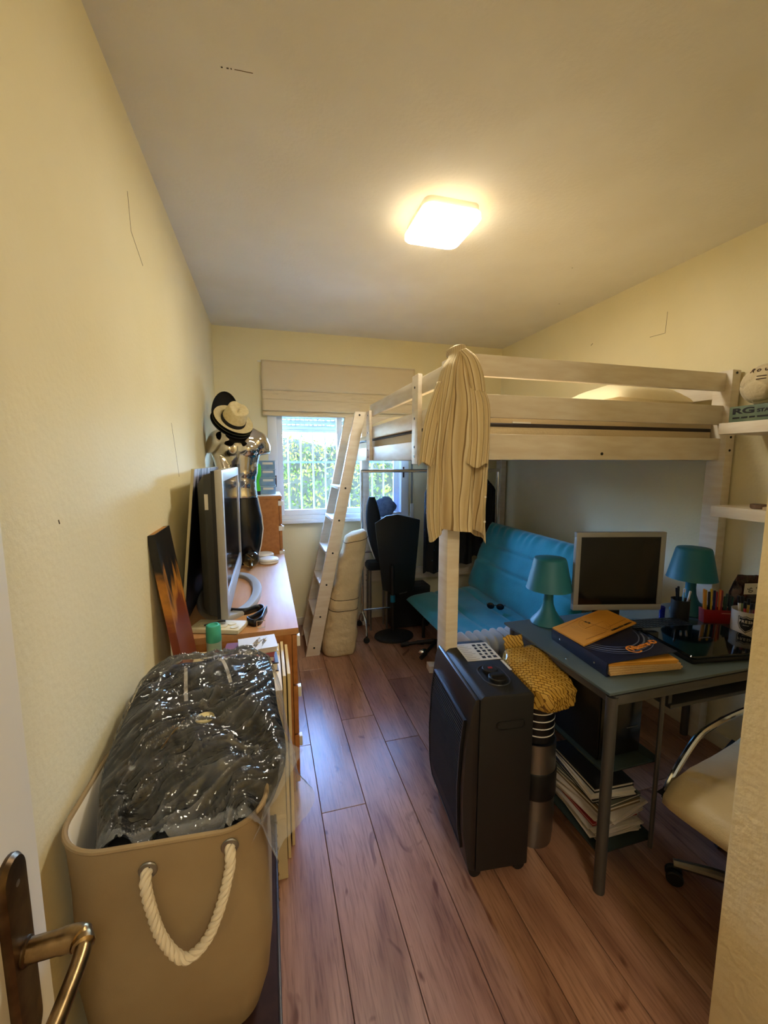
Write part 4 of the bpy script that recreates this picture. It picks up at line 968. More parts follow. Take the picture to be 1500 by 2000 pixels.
MB().tube(pip, .005, 8).build('piping', M_white, dc, smooth=True)
MB().rings([[(x, y, z) for x, y in rrect(.10*s, .07*s, .03, 4, .925, 3.50)] for z, s in ((.55,.9),(.57,1),(.60,1),(.62,.9))]).build('seat', mat('charcoal_upholstery', (26,30,34), .8), dc, smooth=True)
for x in (.85, 1.0):
    for y in (3.45, 3.56): MB().tube([(x,y,0),(x,y,.55)], .010, 8).build('leg', M_steel, dc, smooth=True)
am = thing('amplifier', 'black amplifier box with a small white emblem on the floor', 'amplifier', (1.22, 3.5, 0))
MB().box((1.035,3.40,0.012), (1.40,3.585,.385)).build('cabinet', M_blackm, am, bevel=.01)
MB().box((1.05,3.396,.03), (1.385,3.401,.36)).build('speaker_cloth', M_dark, am)
MB().rings([[(x, 3.3955, z) for x, z in ((1.10,.325),(1.175,.34),(1.175,.375),(1.10,.36))],[(x, 3.3945, z) for x, z in ((1.10,.325),(1.175,.34),(1.175,.375),(1.10,.36))]]).build('emblem_plate', mat('emblem_grey', (90,90,90), .5), am)
text('emblem', 'G', .03, M_black, am, frame((1.138,3.394,.35),(1,0,.2),(0,0,1)))
for x in (1.06,1.375):
    for y in (3.42,3.565): MB().lathe([(.012,0),(.012,.0125)], (x,y,0), 10).build('foot', M_blackm, am)
wb2 = thing('storage_bin', 'pale grey rounded bin on the floor beside the amplifier', 'bin', (1.53, 3.5, 0))
MB().lathe([(.0001,0),(.075,0),(.09,.01),(.10,.16),(.096,.20),(.092,.20),(.085,.012),(.0001,.012)], (1.53,3.49,0), 30).build('bin_body', mat('pale_grey_plastic', (180,176,166), .5), wb2, smooth=True)
# lamp tripod / folded stand
tp = thing('folded_tripod', 'black folded tripod stand lying on the floor by the futon', 'tripod', (1.12, 2.95, 0))
for a, b_ in (((1.02,3.05,.022),(1.24,2.93,.085)), ((1.09,2.80,.022),(1.26,2.92,.08)), ((1.16,3.06,.02),(1.28,2.90,.07))):
    lg = MB().tube([a, Vector(a).lerp(Vector(b_), .5), b_], [.010,.013,.015], 10).build('leg', M_black, tp, smooth=True)
    d = (Vector(a)-Vector(b_)).normalized()
    MB().tube([Vector(a)-d*.05, Vector(a)+d*.012], [.019,.016], 10).build('rubber_foot', M_blackm, lg, smooth=True)
MB().ball((1.13,2.86,.030), .03, 8, (1.5,.8,.9)).build('silver_hub', M_chrome, tp, smooth=True)
MB().tube([(1.24,2.92,.08),(1.42,2.86,.10)], .016, 10).build('centre_tube', M_blackm, tp, smooth=True)
o = MB().rings([[(x,y,z) for x, y in ((1.07,2.60),(1.14,2.58),(1.15,2.66),(1.08,2.68))] for z in (0,.05)]).build('white_block', M_bed, None, bevel=.004); tag(o, 'small white wooden block on the floor beside the heater', 'block')

# ================================================================ rolled mattress
ro = thing('rolled_mattress', 'beige rolled floor cushion standing beside the ladder', 'cushion', (.54, 3.10, 0))
sec = [(0,.512,.115,.095),(.012,.512,.130,.105),(.06,.514,.139,.110),(.16,.522,.134,.108),(.28,.535,.124,.104),(.345,.545,.118,.102),(.36,.547,.113,.098),(.375,.549,.117,.101),(.43,.556,.112,.099),(.445,.558,.106,.094),(.46,.561,.110,.098),(.55,.580,.106,.098),(.70,.606,.103,.098),(.82,.634,.096,.095),(.90,.650,.091,.092),(.94,.656,.082,.085),(.955,.658,.06,.065)]
dense = []
for i in range(len(sec)-1):
    k_ = max(1, int((sec[i+1][0]-sec[i][0])/.012))
    for q in range(k_): dense.append(tuple(sec[i][m_]+(sec[i+1][m_]-sec[i][m_])*q/k_ for m_ in range(4)))
dense.append(sec[-1])
cidx = [min(range(len(dense)), key=lambda i: abs(dense[i][0]-zz)) for zz in (.36, .445, .90)]
rs_ = []
for z, cx, rx, ry in dense:
    ring = []
    for j in range(64):
        a = 2*math.pi*j/64; pw = lambda q: math.copysign(abs(q)**.7, q); ca, sa = math.cos(a), math.sin(a)
        k = 1+.05*nz(ca*1.6, sa*1.6, z*6)+.05*nz(ca*2, sa*2, z*22)+.018*nz(ca*5, sa*5, z*60)+.03*math.sin(z*42+3*nz(ca*1.5, sa*1.5, z*3))*nz(ca*1.3+5, sa*1.3, z*2)
        ring.append((cx+rx*k*pw(ca), 3.125+ry*k*pw(sa), z+(.02*ca if z > .5 else 0)))
    rs_.append(ring)
M_roll = mat('cream_canvas', (216,196,156), .9, col2=(206,184,142), scale=6, bump=.5, bscale=35)
MB().rings(rs_).build('cushion_roll', M_roll, ro, smooth=True, auto=70)
M_cord = mat('dark_cord', (52,42,34), .8)
for zi in cidx[:2]:
    c = [Vector(p)*1 for p in rs_[zi]]; MB().tube([p+(p-Vector((dense[zi][1],3.125,p.z)))*.01 for p in c+c[:1]], .0022, 6).build('tie_cord', M_cord, ro, smooth=True)
tp_ = [Vector(p) for p in rs_[cidx[2]]]; MB().tube([p+(p-Vector((.65,3.125,p.z)))*.015 for p in tp_+tp_[:1]], .002, 6).build('piped_seam', M_cord, ro, smooth=True)
# blue bag on the sill
def bundle(u, v):
    a = 2*math.pi*u; th = math.pi*v; r = math.sin(th)**.7; k = 1+.28*nz(math.cos(a)*1.7, math.sin(a)*1.7, th*1.4)+.12*nz(a*2, th*3, 6)
    return (1.035+.125*r*math.cos(a)*k, YB-.028+.022*r*math.sin(a), WZ0+max(0, .085-.085*math.cos(th)*(1+.25*math.cos(a+.6)))*(1+.12*nz(a*1.5, th*2, 2)))
o = MB().grid(bundle, 40, 24, True)
ob = o.build('denim_bundle', mat('denim_blue', (120,142,178), .9, col2=(92,114,152), scale=30, bump=.4, bscale=40), None, smooth=True); ob.location.z = WZ0+.001; tag(ob, 'blue denim bundle on the window sill', 'bundle')
# ================================================================ dresser (wide) and tall chest
dz = .78
ds = thing('wide_dresser', 'wide beech veneer dresser along the left wall', 'dresser', (-.14, 2.53, 0))
DX0, DX1, DYa, DYb = XL+.016, .112, 1.77, 3.285
MB().box((DX0, DYa, dz-.028), (DX1, DYb, dz)).build('dresser_top', M_beechtop, ds, bevel=.002)
MB().box((DX0, DYa+.006, 0), (DX1-.03, DYa+.026, dz-.028)).build('side_panel', M_beech, ds); MB().box((DX0, DYb-.026, 0), (DX1-.03, DYb-.006, dz-.028)).build('side_panel', M_beech, ds)
MB().box((DX0, DYa+.026, .03), (DX0+.01, DYb-.026, dz-.03)).build('back_panel', M_beech, ds); MB().box((DX0+.02, DYa+.03, 0), (DX1-.05, DYb-.03, .05)).build('plinth', M_beech, ds)
ym = (DYa+DYb)/2
for c in range(2):
    for r in range(3):
        a = DYa+.004+c*(ym-DYa); bq = a+(ym-DYa)-.008; z0 = .045+r*.237
        dw = MB().box((DX1-.028, a, z0), (DX1-.008, bq, z0+.228)).build('drawer_front', M_beech, ds, bevel=.002)
        MB().box((DX1-.008, a+.0, z0+.175), (DX1+.006, a+.03, z0+.222)).build('tape_tab', M_white, dw, bevel=.002)
tc_ = thing('tall_chest', 'tall narrow beech chest of drawers in the back corner', 'chest', (-.14, 3.5, 0))
TY0, TY1, TZ = 3.295, 3.70, 1.235
MB().box((DX0, TY0, TZ-.025), (DX1-.005, TY1, TZ)).build('chest_top', M_beech, tc_, bevel=.002)
for y in (TY0+.004, TY1-.024): MB().box((DX0, y, 0), (DX1-.03, y+.02, TZ-.025)).build('side_panel', M_beech, tc_)
MB().box((DX0, TY0+.024, .03), (DX0+.01, TY1-.024, TZ-.03)).build('back_panel', M_beech, tc_)
for r in range(6):
    z0 = .03+r*.197
    dw = MB().box((DX1-.028, TY0+.003, z0), (DX1-.008, TY1-.003, z0+.188)).build('drawer_front', M_beech, tc_, bevel=.002)
    MB().box((DX1-.008, TY0+.003, z0+.145), (DX1+.006, TY0+.035, z0+.182)).build('tape_tab', M_white, dw, bevel=.002)
    if r > 2: MB().box((DX1-.034, TY0+.0005, z0+.145), (DX1-.008, TY0+.0028, z0+.182)).build('tape_tab', M_white, dw)
# white tray top on the chest, blue boxes
o = MB().box((DX0+.01, TY0+.01, TZ), (DX1-.01, TY1-.01, TZ+.008)).build('glass_sheet', M_frame, None, bevel=.002); tag(o, 'white sheet lying on top of the tall chest', 'sheet')
M_bluebox = mat('translucent_blue_plastic', (136,166,190), .25, col2=(110,144,176), scale=12)
for k in range(4):
    z0 = TZ+.008+k*.0665
    t = thing('storage_box', ['clear blue plastic storage box, lowest of the stack on the tall chest','clear blue plastic storage box, second from the bottom on the tall chest','clear blue plastic storage box, third from the bottom on the tall chest','clear blue plastic storage box on top of the stack by the window'][k], 'box', (.0, 3.5, z0), 0, 'blue boxes on the tall chest')
    MB().box((-.10, 3.42, z0), (.066, 3.64, z0+.058)).build('box_body', M_bluebox, t, bevel=.004)
    MB().box((-.104, 3.416, z0+.058), (.07, 3.644, z0+.066)).build('box_lid', mat('pale_blue_lid', (150,176,190), .35), t, bevel=.002)
    MB().box((-.03, 3.4165, z0+.034), (.05, 3.4195, z0+.052)).build('paper_label', M_paper, t)
gt = thing('green_bottle', 'bright green plastic bottle beside the blue boxes on the tall chest', 'bottle', (-.075, 3.37, TZ+.008))
MB().lathe([(.0001,0),(.026,0),(.026,.03)], (-.075,3.365,TZ+.008), 20).build('black_base', M_black, gt, smooth=True)
MB().lathe([(.026,.03),(.027,.05),(.022,.075),(.018,.10),(.02,.12),(.034,.15),(.036,.18),(.034,.22),(.026,.24),(.0001,.245)], (-.075,3.365,TZ+.008), 20).build('bottle_body', mat('bright_green_plastic', (80,214,50), .4), gt, smooth=True)
o = MB().box((XL+.02, 3.42, TZ+.008), (-.22, 3.60, TZ+.30)).build('red_box', mat('dark_red_card', (92,18,20), .6), None, bevel=.003); tag(o, 'dark red box in the corner on the tall chest', 'box')

# ================================================================ television
tv = thing('television', 'silver flat television seen side on atop the wide dresser', 'television', (-.20, 2.35, dz))
TX = -.178; TA, TB, Z0, Z1 = 1.83, 2.88, .825, 1.465
M_tvs = mat('tv_silver', (176,172,164), .42, .2)
fr = MB()
fr.box((TX-.03, TA, Z0), (TX, TA+.05, Z1)).box((TX-.03, TB-.05, Z0), (TX, TB, Z1)).box((TX-.03, TA+.05, Z1-.05), (TX, TB-.05, Z1)).box((TX-.03, TA+.05, Z0), (TX, TB-.05, Z0+.085))
fr.build('front_frame', M_tvs, tv, bevel=.004)
MB().box((TX-.026, TA+.048, Z0+.083), (TX-.006, TB-.048, Z1-.048)).build('screen', mat('tv_screen', (10,12,16), .08), tv)
MB().box((TX-.03-.014, TA+.004, Z0+.004), (TX-.03, TB-.004, Z1-.004)).build('side_seam', M_black, tv)
MB().rings([[(x, y, z) for x, y, z in ((X_, TA+.012+s, Z0+.012+s*.6), (X_, TB-.012-s, Z0+.012+s*.6), (X_, TB-.012-s, Z1-.012-s), (X_, TA+.012+s, Z1-.012-s))] for X_, s in ((TX-.044, 0), (TX-.075, .01), (TX-.105, .05))]).build('back_shell', mat('tv_back_grey', (52,52,50), .55), tv, bevel=.004)
MB().box((TX-.074, TA+.017, 1.30), (TX-.060, TA+.0215, 1.365)).build('sticker', M_paper, tv)
bas = []
for k in range(41):
    a = math.pi*2*k/40; bas.append((TX-.05+.20*math.cos(a), 2.33+.36*math.sin(a)))
def ovr(ex, ey): return [(TX-.03+ex*math.cos(2*math.pi*k/48), 2.33+ey*math.sin(2*math.pi*k/48)) for k in range(48)]
MB().rings([[(x, y, dz+z) for x, y in ovr(ex, ey)] for ex, ey, z in ((.112,.335,0),(.16,.40,0),(.162,.402,.012),(.155,.395,.022),(.118,.342,.024),(.112,.335,.018),(.112,.335,0))], False, False).build('oval_base', M_tvs, tv, smooth=True, auto=50)
MB().box((TX-.06, 2.25, dz+.012), (TX-.015, 2.41, Z0+.01)).build('stand_neck', M_tvs, tv, bevel=.004)
MB().box((TX-.16, 2.28, dz+.004), (TX-.012, 2.38, dz+.016)).build('base_bridge', M_tvs, tv, bevel=.003)

# ================================================================ paintings
def painting_mat(nm, c1, c2, c3, sc, dirn):
    m = bpy.data.materials.new(nm); m.use_nodes = True; nt = m.node_tree; b = nt.nodes['Principled BSDF']; b.inputs['Roughness'].default_value = .5
    tc = nt.nodes.new('ShaderNodeTexCoord'); mp = nt.nodes.new('ShaderNodeMapping'); mp.inputs['Scale'].default_value = (1, 5, 1.5); n = nt.nodes.new('ShaderNodeTexNoise'); n.inputs['Scale'].default_value = sc; n.inputs['Detail'].default_value = 8
    sx = nt.nodes.new('ShaderNodeSeparateXYZ'); ad = nt.nodes.new('ShaderNodeMath'); ad.operation = 'MULTIPLY_ADD'; ad.inputs[1].default_value = dirn[0]; ad.inputs[2].default_value = dirn[1]
    a2 = nt.nodes.new('ShaderNodeMath'); a2.operation = 'ADD'; cr = nt.nodes.new('ShaderNodeValToRGB'); e = cr.color_ramp.elements
    nt.links.new(tc.outputs['Object'], mp.inputs[0]); nt.links.new(mp.outputs[0], n.inputs[0]); nt.links.new(tc.outputs['Object'], sx.inputs[0]); nt.links.new(sx.outputs[2], ad.inputs[0]); nt.links.new(ad.outputs[0], a2.inputs[0]); nt.links.new(n.outputs[0], a2.inputs[1]); nt.links.new(a2.outputs[0], cr.inputs[0])
    e[0].position = .42; e[0].color = lin(c1); e[1].position = .75; e[1].color = lin(c3); q = e.new(.58); q.color = lin(c2)
    nt.links.new(cr.outputs[0], b.inputs['Base Color']); return m
pa = thing('large_painting', 'large dark canvas with grey white brushwork leaning behind the television', 'painting', (-.33, 2.4, dz))
T0, B0 = Vector((-.292, 1.90, 1.468)), Vector((-.367, 1.90, dz+.002)); yw = Vector((0, .92, 0)); nn_ = (T0-B0).cross(yw).normalized(); nn_ = nn_ if nn_.x > 0 else -nn_
M_p1 = painting_mat('night_canvas', (7,7,8), (46,42,48), (176,170,180), 5, (1.75, -1.0))
MB().rings([[q+nn_*h for q in (B0, B0+yw, T0+yw, T0)] for h in (-.001, .001)]).build('painted_face', M_p1, pa)
MB().rings([[q+nn_*h for q in (B0, B0+yw, T0+yw, T0)] for h in (-.012, -.0012)]).build('stretcher', mat('raw_canvas_edge', (198,186,150), .8), pa)
pb_ = thing('small_painting', 'small black and orange painting leaning on the left wall', 'painting', (-.34, 1.65, .732))
T1, B1 = Vector((-.372, 1.525, 1.255)), Vector((-.300, 1.525, .7325)); yw = Vector((0, .225, 0)); nn_ = (T1-B1).cross(yw).normalized(); nn_ = nn_ if nn_.x > 0 else -nn_
M_p2 = painting_mat('ember_canvas', (120,52,28), (196,128,44), (16,13,12), 4, (2.2, -.55))
MB().rings([[q+nn_*h for q in (B1, B1+yw, T1+yw, T1)] for h in (0, .003)]).build('painted_face', M_p2, pb_)
M_str = mat('pine_stretcher', (168,118,56), .7)
for a, c in ((B1, T1), (B1+yw*.93, T1+yw*.93)):
    MB().rings([[q+nn_*h for q in (a, a+yw*.07, c+yw*.07, c)] for h in (-.022, -.0005)]).build('stretcher_bar', M_p2, pb_)
up = (T1-B1)
for f in (0, .94): MB().rings([[q+nn_*h for q in (B1+up*f+yw*.07, B1+up*f+yw*.93, B1+up*(f+.06)+yw*.93, B1+up*(f+.06)+yw*.07)] for h in (-.022, -.0005)]).build('stretcher_bar', M_str, pb_)

# ================================================================ chrome torso mannequin
mn = thing('torso_mannequin', 'chrome male torso mannequin with black hips standing on the dresser', 'mannequin', (-.21, 3.06, dz))
def torso_ring(cx, cy, rx, ry, z, n=32, p=.85):
    return [(cx+rx*math.copysign(abs(math.cos(2*math.pi*j/n))**p, math.cos(2*math.pi*j/n)), cy+ry*math.copysign(abs(math.sin(2*math.pi*j/n))**p, math.sin(2*math.pi*j/n)), z) for j in range(n)]
mx_, my_ = -.182, 3.06
tm = MB()
tm.rings([torso_ring(mx_+.005, my_, rx, ry, z) for z, rx, ry in ((1.245,.115,.085),(1.30,.108,.08),(1.36,.106,.078),(1.44,.116,.084),(1.52,.132,.092),(1.60,.145,.096),(1.66,.142,.088),(1.70,.12,.07),(1.735,.07,.055),(1.76,.05,.05),(1.80,.046,.048))])
for s in (-1, 1):
    tm.ball((mx_+s*.062, my_-.062, 1.585), .07, 10, (1.0,.62,.78))          # chest
    tm.ball((mx_+s*.132, my_, 1.632), .076, 10, (.9,1,1.05))                # shoulder
    tm.tube([(mx_+s*.03, my_+.01, 1.715), (mx_+s*.09, my_+.005, 1.685), (mx_+s*.14, my_, 1.655)], [.045,.05,.05], 14)
    tm.tube([(mx_+s*.135, my_, 1.66), (mx_+s*.160, my_, 1.60), (mx_+s*.168, my_-.005, 1.55)], [.05,.056,.050], 16)
    for q, zz in enumerate((1.475, 1.415, 1.35)): tm.ball((mx_+.005+s*.034, my_-.066, zz), .032, 8, (1,.6,.95))
    tm.ball((mx_+s*.098, my_-.02, 1.46), .05, 8, (.6,1,1.6))
tm.tube(catmull([(mx_-.130,my_-.03,1.56),(mx_-.105,my_-.065,1.46),(mx_-.075,my_-.09,1.37),(mx_-.055,my_-.10,1.30)],5), [.042]*8+[.036]*8, 14)  # fore arm crossing the ribs
to = tm.build('torso', mat('polished_chrome', (206,202,196), .07, 1), mn, smooth=True)
q = to.modifiers.new('remesh', 'REMESH'); q.mode = 'VOXEL'; q.voxel_size = .006; q.use_smooth_shade = True
q = to.modifiers.new('smooth', 'SMOOTH'); q.factor = .6; q.iterations = 22
hp_ = MB().rings([torso_ring(mx_+.005, my_, rx, ry, z) for z, rx, ry in ((dz+.001,.098,.075),(.86,.115,.085),(.95,.135,.098),(1.03,.143,.103),(1.11,.138,.10),(1.19,.122,.09),(1.248,.114,.084),(1.25,.10,.07))])
hp_.build('black_hips', mat('gloss_black_shorts', (10,11,13), .22), mn, smooth=True)
MB().tube([(mx_+.118,my_-.055,1.25),(mx_+.140,my_-.05,1.12),(mx_+.146,my_-.045,1.03),(mx_+.13,my_-.05,.92),(mx_+.11,my_-.05,.84)], .004, 6).build('white_piping', M_white, mn, smooth=True)
# hats stacked on the neck, tipped forwards
def hat(nm, label, off, m, band, tilt, k=1.0, ch=1.0):
    t = thing(nm, label, 'hat', off, 0, 'hats stacked on the mannequin', rot=tilt)
    def fn(u, v):
        a = 2*math.pi*u
        if v < .45:
            r = .135-.065*(v/.45); z = .012*(1-v/.45)**2*(1.2-.9*math.sin(a)) ; return Vector((r*math.cos(a)*.92*k, r*math.sin(a)*1.08*k, z*k))
        s = (v-.45)/.55; r = .078*(1-.22*s) if s < .8 else .078*(1-.22*.8)*max(.03,(1-((s-.8)/.2)**2)**.5)
        z = ch*(.095*min(1, s/.8)**.9 + (.008*(s-.8)/.2 if s > .8 else 0))
        pinch = .022*max(0, s-.5)*max(0, -math.sin(a))*abs(math.cos(a))**.5*2
        z -= ch*.020*math.exp(-(math.cos(a)*r/.02)**2)*max(0, s-.7)/.3*(.5+.5*abs(math.sin(a)))
        return Vector(((r-pinch)*math.cos(a)*.95*k, r*math.sin(a)*1.12*k, z*k+.004))
    MB().grid(fn, 56, 34, True).build('felt_body', m, t, smooth=True, local=True, solid=.003, auto=180)
    if band: MB().lathe([(.0800*k,.005*k),(.0806*k,.007*k),(.0785*k,.026*k),(.0778*k,.027*k)], (0,0,0), 44, None, .955, 1.125, False, False).build('hat_band', band, t, smooth=True, local=True, solid=.002)
    return t
M_straw = mat('cream_straw', (226,208,160), .8, col2=(214,194,142), scale=60, bump=.3, bscale=220)
M_felt = mat('black_felt', (16,15,15), .9)
TL = (R(40), R(24), R(10))
hat('fedora_hat', 'cream straw fedora with a black band on top of the hat stack', (-.205, 3.0, 1.772), M_straw, M_felt, TL, 1.06)
hat('fedora_hat', 'black felt fedora under the cream fedora on the mannequin', (-.222, 3.012, 1.742), M_felt, None, TL, 1.12, .3)
hat('fedora_hat', 'dark olive fedora between the cream and black fedoras', (-.213, 3.006, 1.757), mat('olive_felt', (48,48,30), .9), None, TL, 1.09, .3)
cp = thing('black_cap', 'black cap standing upright behind the stacked fedoras', 'cap', (-.26, 3.12, 1.86))
def capfn(u, v):
    a = 2*math.pi*u; th = math.pi*.5*v; r = math.sin(th)
    return Vector((-.262, 3.125, 1.83))+Vector((.088*r*math.cos(a), .035*math.cos(th)+.012*math.sin(a)*r, .15*r*math.sin(a)*(1 if math.sin(a) > 0 else .25)+.012*math.cos(th)))
MB().grid(capfn, 36, 12, True).build('cap_crown', M_felt, cp, smooth=True, solid=.006)

# ================================================================ small things on the dresser
bu = thing('globe_bulb', 'large smoked glass globe bulb lying on the dresser', 'bulb', (-.12, 2.90, dz))
mbul = mat('smoked_glass', (236,222,190), .03, trans=1.0); 
MB().ball((-.125, 2.93, dz+.058), .058, 14).build('glass_globe', mbul, bu, smooth=True)
MB().tube([(-.125,2.878,dz+.045),(-.122,2.85,dz+.034),(-.120,2.815,dz+.026)], [.016,.014,.012], 14).build('screw_cap', M_brass, bu, smooth=True)
MB().tube(catmull([(-.125,2.885,dz+.05),(-.14,2.91,dz+.06),(-.11,2.93,dz+.05),(-.14,2.95,dz+.07),(-.125,2.97,dz+.06)],5), .002, 6).build('filament', M_brass, bu)
for k, (x, y, lb) in enumerate(((-.035, 3.20, 'round white puck light at the back of the dresser by the tall chest'), (-.005, 3.02, 'round white puck light nearer the dresser front edge'))):
    t = thing('puck_light', lb, 'light', (x, y, dz), 0, 'white puck lights on the dresser')
    MB().lathe([(.0001,0),(.062,0),(.068,.004),(.069,.024),(.062,.034),(.04,.040),(.0001,.042)], (x,y,dz), 36).build('puck_body', M_white, t, smooth=True)
    MB().lathe([(.0692,.020),(.0698,.0215),(.0692,.023)], (x,y,dz), 36, cap0=False, cap1=False).build('rim_line', M_silver, t, smooth=True)
be = thing('leather_belt', 'black leather belt coiled on the near end of the dresser', 'belt', (-.09, 1.87, dz))
bp_ = catmull([(-.20,2.02,0),(-.12,1.99,0),(-.055,2.03,0),(-.035,1.98,0),(-.075,1.90,0),(-.105,1.875,0),(-.075,1.83,0),(-.045,1.86,0),(-.03,1.95,0),(-.02,2.0,0)], 8)
MB().rings([[Vector((p.x,p.y,dz+.0005)),Vector((p.x,p.y,dz+.034))] for p in bp_], False, False, False).build('strap', mat('black_leather', (16,18,24), .35), be, smooth=True, solid=.0035)
MB().tube([(-.062,1.806,dz+.004),(-.028,1.806,dz+.004),(-.028,1.806,dz+.034),(-.062,1.806,dz+.034),(-.062,1.806,dz+.004)], .002, 6).build('buckle', M_chrome, be)
wd = thing('plug_panel', 'cream flat device with round sockets at the dresser end', 'device', (-.22, 1.845, dz), R(-20))
MB().box((-.11,-.055,.002), (.11,.055,.022)).build('device_body', mat('ivory_plastic', (224,212,176), .4), wd, bevel=.006, local=True)
for x, y in ((-.07,.0),(-.02,.025),(.03,-.02),(.055,.01),(.08,-.025)):
    MB().lathe([(.017,.0215),(.017,.025),(.013,.025),(.0001,.0225)], (x,y,0), 18).build('socket_ring', mat('ivory_plastic', (224,212,176), .4), wd, smooth=True, local=True)
MB().box((-.10,-.05,0), (.10,.05,.0022)).build('rubber_base', M_blackm, wd, local=True)
MB().tube(catmull([(.02,.02,.03),(.0,.0,.034),(-.03,-.02,.032),(-.05,-.03,.028)],4), .003, 6).build('probe', M_black, wd, local=True, smooth=True)

# ================================================================ low bookcase, books, spray can, boards
bc_ = thing('low_bookcase', 'cream low bookcase between the studded chest and the dresser', 'bookcase', (-.17, 1.56, 0))
BX0, BX1, BY0, BY1, BZ = XL+.016, .028, 1.375, 1.755, .725
for z in (.0, .24, .48, BZ-.018): MB().box((BX0, BY0, z), (BX1, BY1, z+.018)).build('shelf_board', M_cream, bc_, bevel=.001)
for y in (BY0, BY1-.018):
    for z0, z1 in ((.018,.24),(.258,.48),(.498,BZ-.018)): MB().box((BX0, y, z0), (BX1, y+.018, z1)).build('side_board', M_cream, bc_)
MB().box((BX0, BY0+.018, .018), (BX0+.008, BY1-.018, BZ-.018)).build('back_board', M_cream, bc_)
for k, z in enumerate((.018, .258, .498)):
    for j in range(4):
        o = MB().box((-.17, BY0+.03+j*.075, z), (.012, BY0+.088+j*.075, z+.15+.015*((j*7+k) % 3))).build('file_box', [M_paper, M_dbrown, M_cream, M_black][(j+k) % 4], None, bevel=.002)
        tag(o, '%s file box on the %s shelf of the cream bookcase, %s from the near side' % (['white','brown','cream','black'][(j+k) % 4], ['bottom','middle','top'][k], ['first','second','third','fourth'][j]), 'file box', 'file boxes in the low bookcase')
for k, (x, y0, y1, z1, lb) in enumerate(((.032, 1.45, 1.75, .735, 'cream board leaning upright against the bookcase front, inner one'), (.050, 1.50, 1.76, .715, 'narrow cream board beside the dresser end, outer one'))):
    o = MB().box((x, y0, .0), (x+.011, y1, z1)).build('loose_board', M_cream, None, bevel=.001); tag(o, lb, 'board', 'loose cream boards by the bookcase')
bks = [('dark_box', 'dark photo album with pale printed circles on the bookcase', (-.085,1.60), (.20,.19,.035), (46,36,36)), ('paperback', 'red edged paperback on the dark album', (-.085,1.60), (.19,.15,.022), (120,40,44)), ('paperback', 'white covered paperback topmost of the book pile', (-.055,1.61), (.14,.12,.020), (214,208,196))]
z = BZ
for k, (nm, lb, c, d, col) in enumerate(bks):
    t = thing('book', lb, 'book', (c[0], c[1], z), R((3,-4,6)[k]), 'books on the low bookcase'); w, dd, h = d; mc = mat('book_cover_%d' % k, col, .5)
    MB().box((-w/2,-dd/2,0), (w/2,dd/2,h*.12)).build('cover', mc, t, local=True); MB().box((-w/2+.004,-dd/2+.004,h*.12), (w/2-.004,dd/2-.002,h*.88)).build('pages', M_paper, t, local=True); MB().box((-w/2,-dd/2,h*.88), (w/2,dd/2,h)).build('cover', mc, t, local=True); MB().box((-w/2,dd/2-.002,h*.12), (w/2,dd/2,h*.88)).build('spine', mc, t, local=True)
    z += h
sp = thing('spray_can', 'air freshener spray can with a turquoise cap on the bookcase', 'spray can', (-.218, 1.655, BZ))
MB().lathe([(.0001,0),(.026,0),(.0275,.004),(.0275,.085),(.0001,.085)], (-.218,1.655,BZ), 28).build('can_body', mat('can_print', (176,196,176), .35, col2=(120,160,140), scale=6), sp, smooth=True)
MB().lathe([(.0275,.085),(.0285,.087),(.027,.145),(.024,.150),(.018,.151),(.016,.145),(.0001,.144)], (-.218,1.655,BZ), 28).build('can_cap', mat('turquoise_cap', (70,176,146), .45), sp, smooth=True)
MB().lathe([(.0001,0),(.010,0),(.010,.0008),(.0001,.001)], (0,0,0), 14, frame((-.218+.012,1.655-.0255,BZ+.05),(1,.45,0),(0,0,1))).build('red_emblem', M_red, sp)

# ================================================================ trunk, hamper, wrapped clothes
tk = thing('studded_chest', 'dark brown studded chest beneath the canvas hamper', 'chest', (-.19, .9, 0))
KX0, KX1, KY0, KY1, KZ = XL+.014, -.008, .66, 1.30, .335
MB().box((KX0, KY0, .008), (KX1-.004, KY1, KZ)).build('trunk_body', M_dbrown, tk, bevel=.008)
for y in (KY0+.004, KY1-.034):
    tr_ = MB().box((KX1-.006, y, .004), (KX1+.002, y+.03, KZ+.002)).build('edge_strap', mat('strap_leather', (34,20,16), .4), tk, bevel=.002)
for zz in (.02, .30):
    st_ = MB().box((KX1-.006, KY0+.034, zz), (KX1+.0015, KY1-.034, zz+.03)).build('edge_strap', mat('strap_leather', (34,20,16), .4), tk, bevel=.002)
for k in range(7):
    for y in (KY0+.019, KY1-.019): MB().ball((KX1+.0015, y, .03+k*.048), .006, 5, (.6,1,1)).build('stud', M_brass, tk, smooth=True)
for x in (KX0+.03, KX1-.035):
    for y in (KY0+.03, KY1-.03): MB().lathe([(.014,0),(.014,.009)], (x,y,0), 10).build('foot', M_black, tk)
hm = thing('laundry_hamper', 'beige canvas laundry hamper with rope handle full of wrapped clothes', 'hamper', (-.2, .91, KZ))
HC = Vector((-.197, .915, 0))
def hring(z, w, d, r, dx=0, dy=0, wob=0, n=10):
    return [(HC.x+dx+x, HC.y+dy+y, z+wob*math.sin(2*math.atan2(y, x)+.6)) for x, y in rrect(w, d, r, n)]
hs = [(KZ+.003,.135,.140,.06,0),(KZ+.02,.150,.150,.06,0),(.42,.168,.160,.065,0),(.52,.178,.166,.07,0),(.62,.176,.168,.07,0),(.72,.174,.170,.075,.004),(.80,.176,.174,.08,.007),(.828,.178,.176,.08,.010)]
MB().rings([hring(z, w, d, r, 0, 0, wo) for z, w, d, r, wo in hs], True, False).build('canvas_body', M_canvas, hm, smooth=True, auto=70)
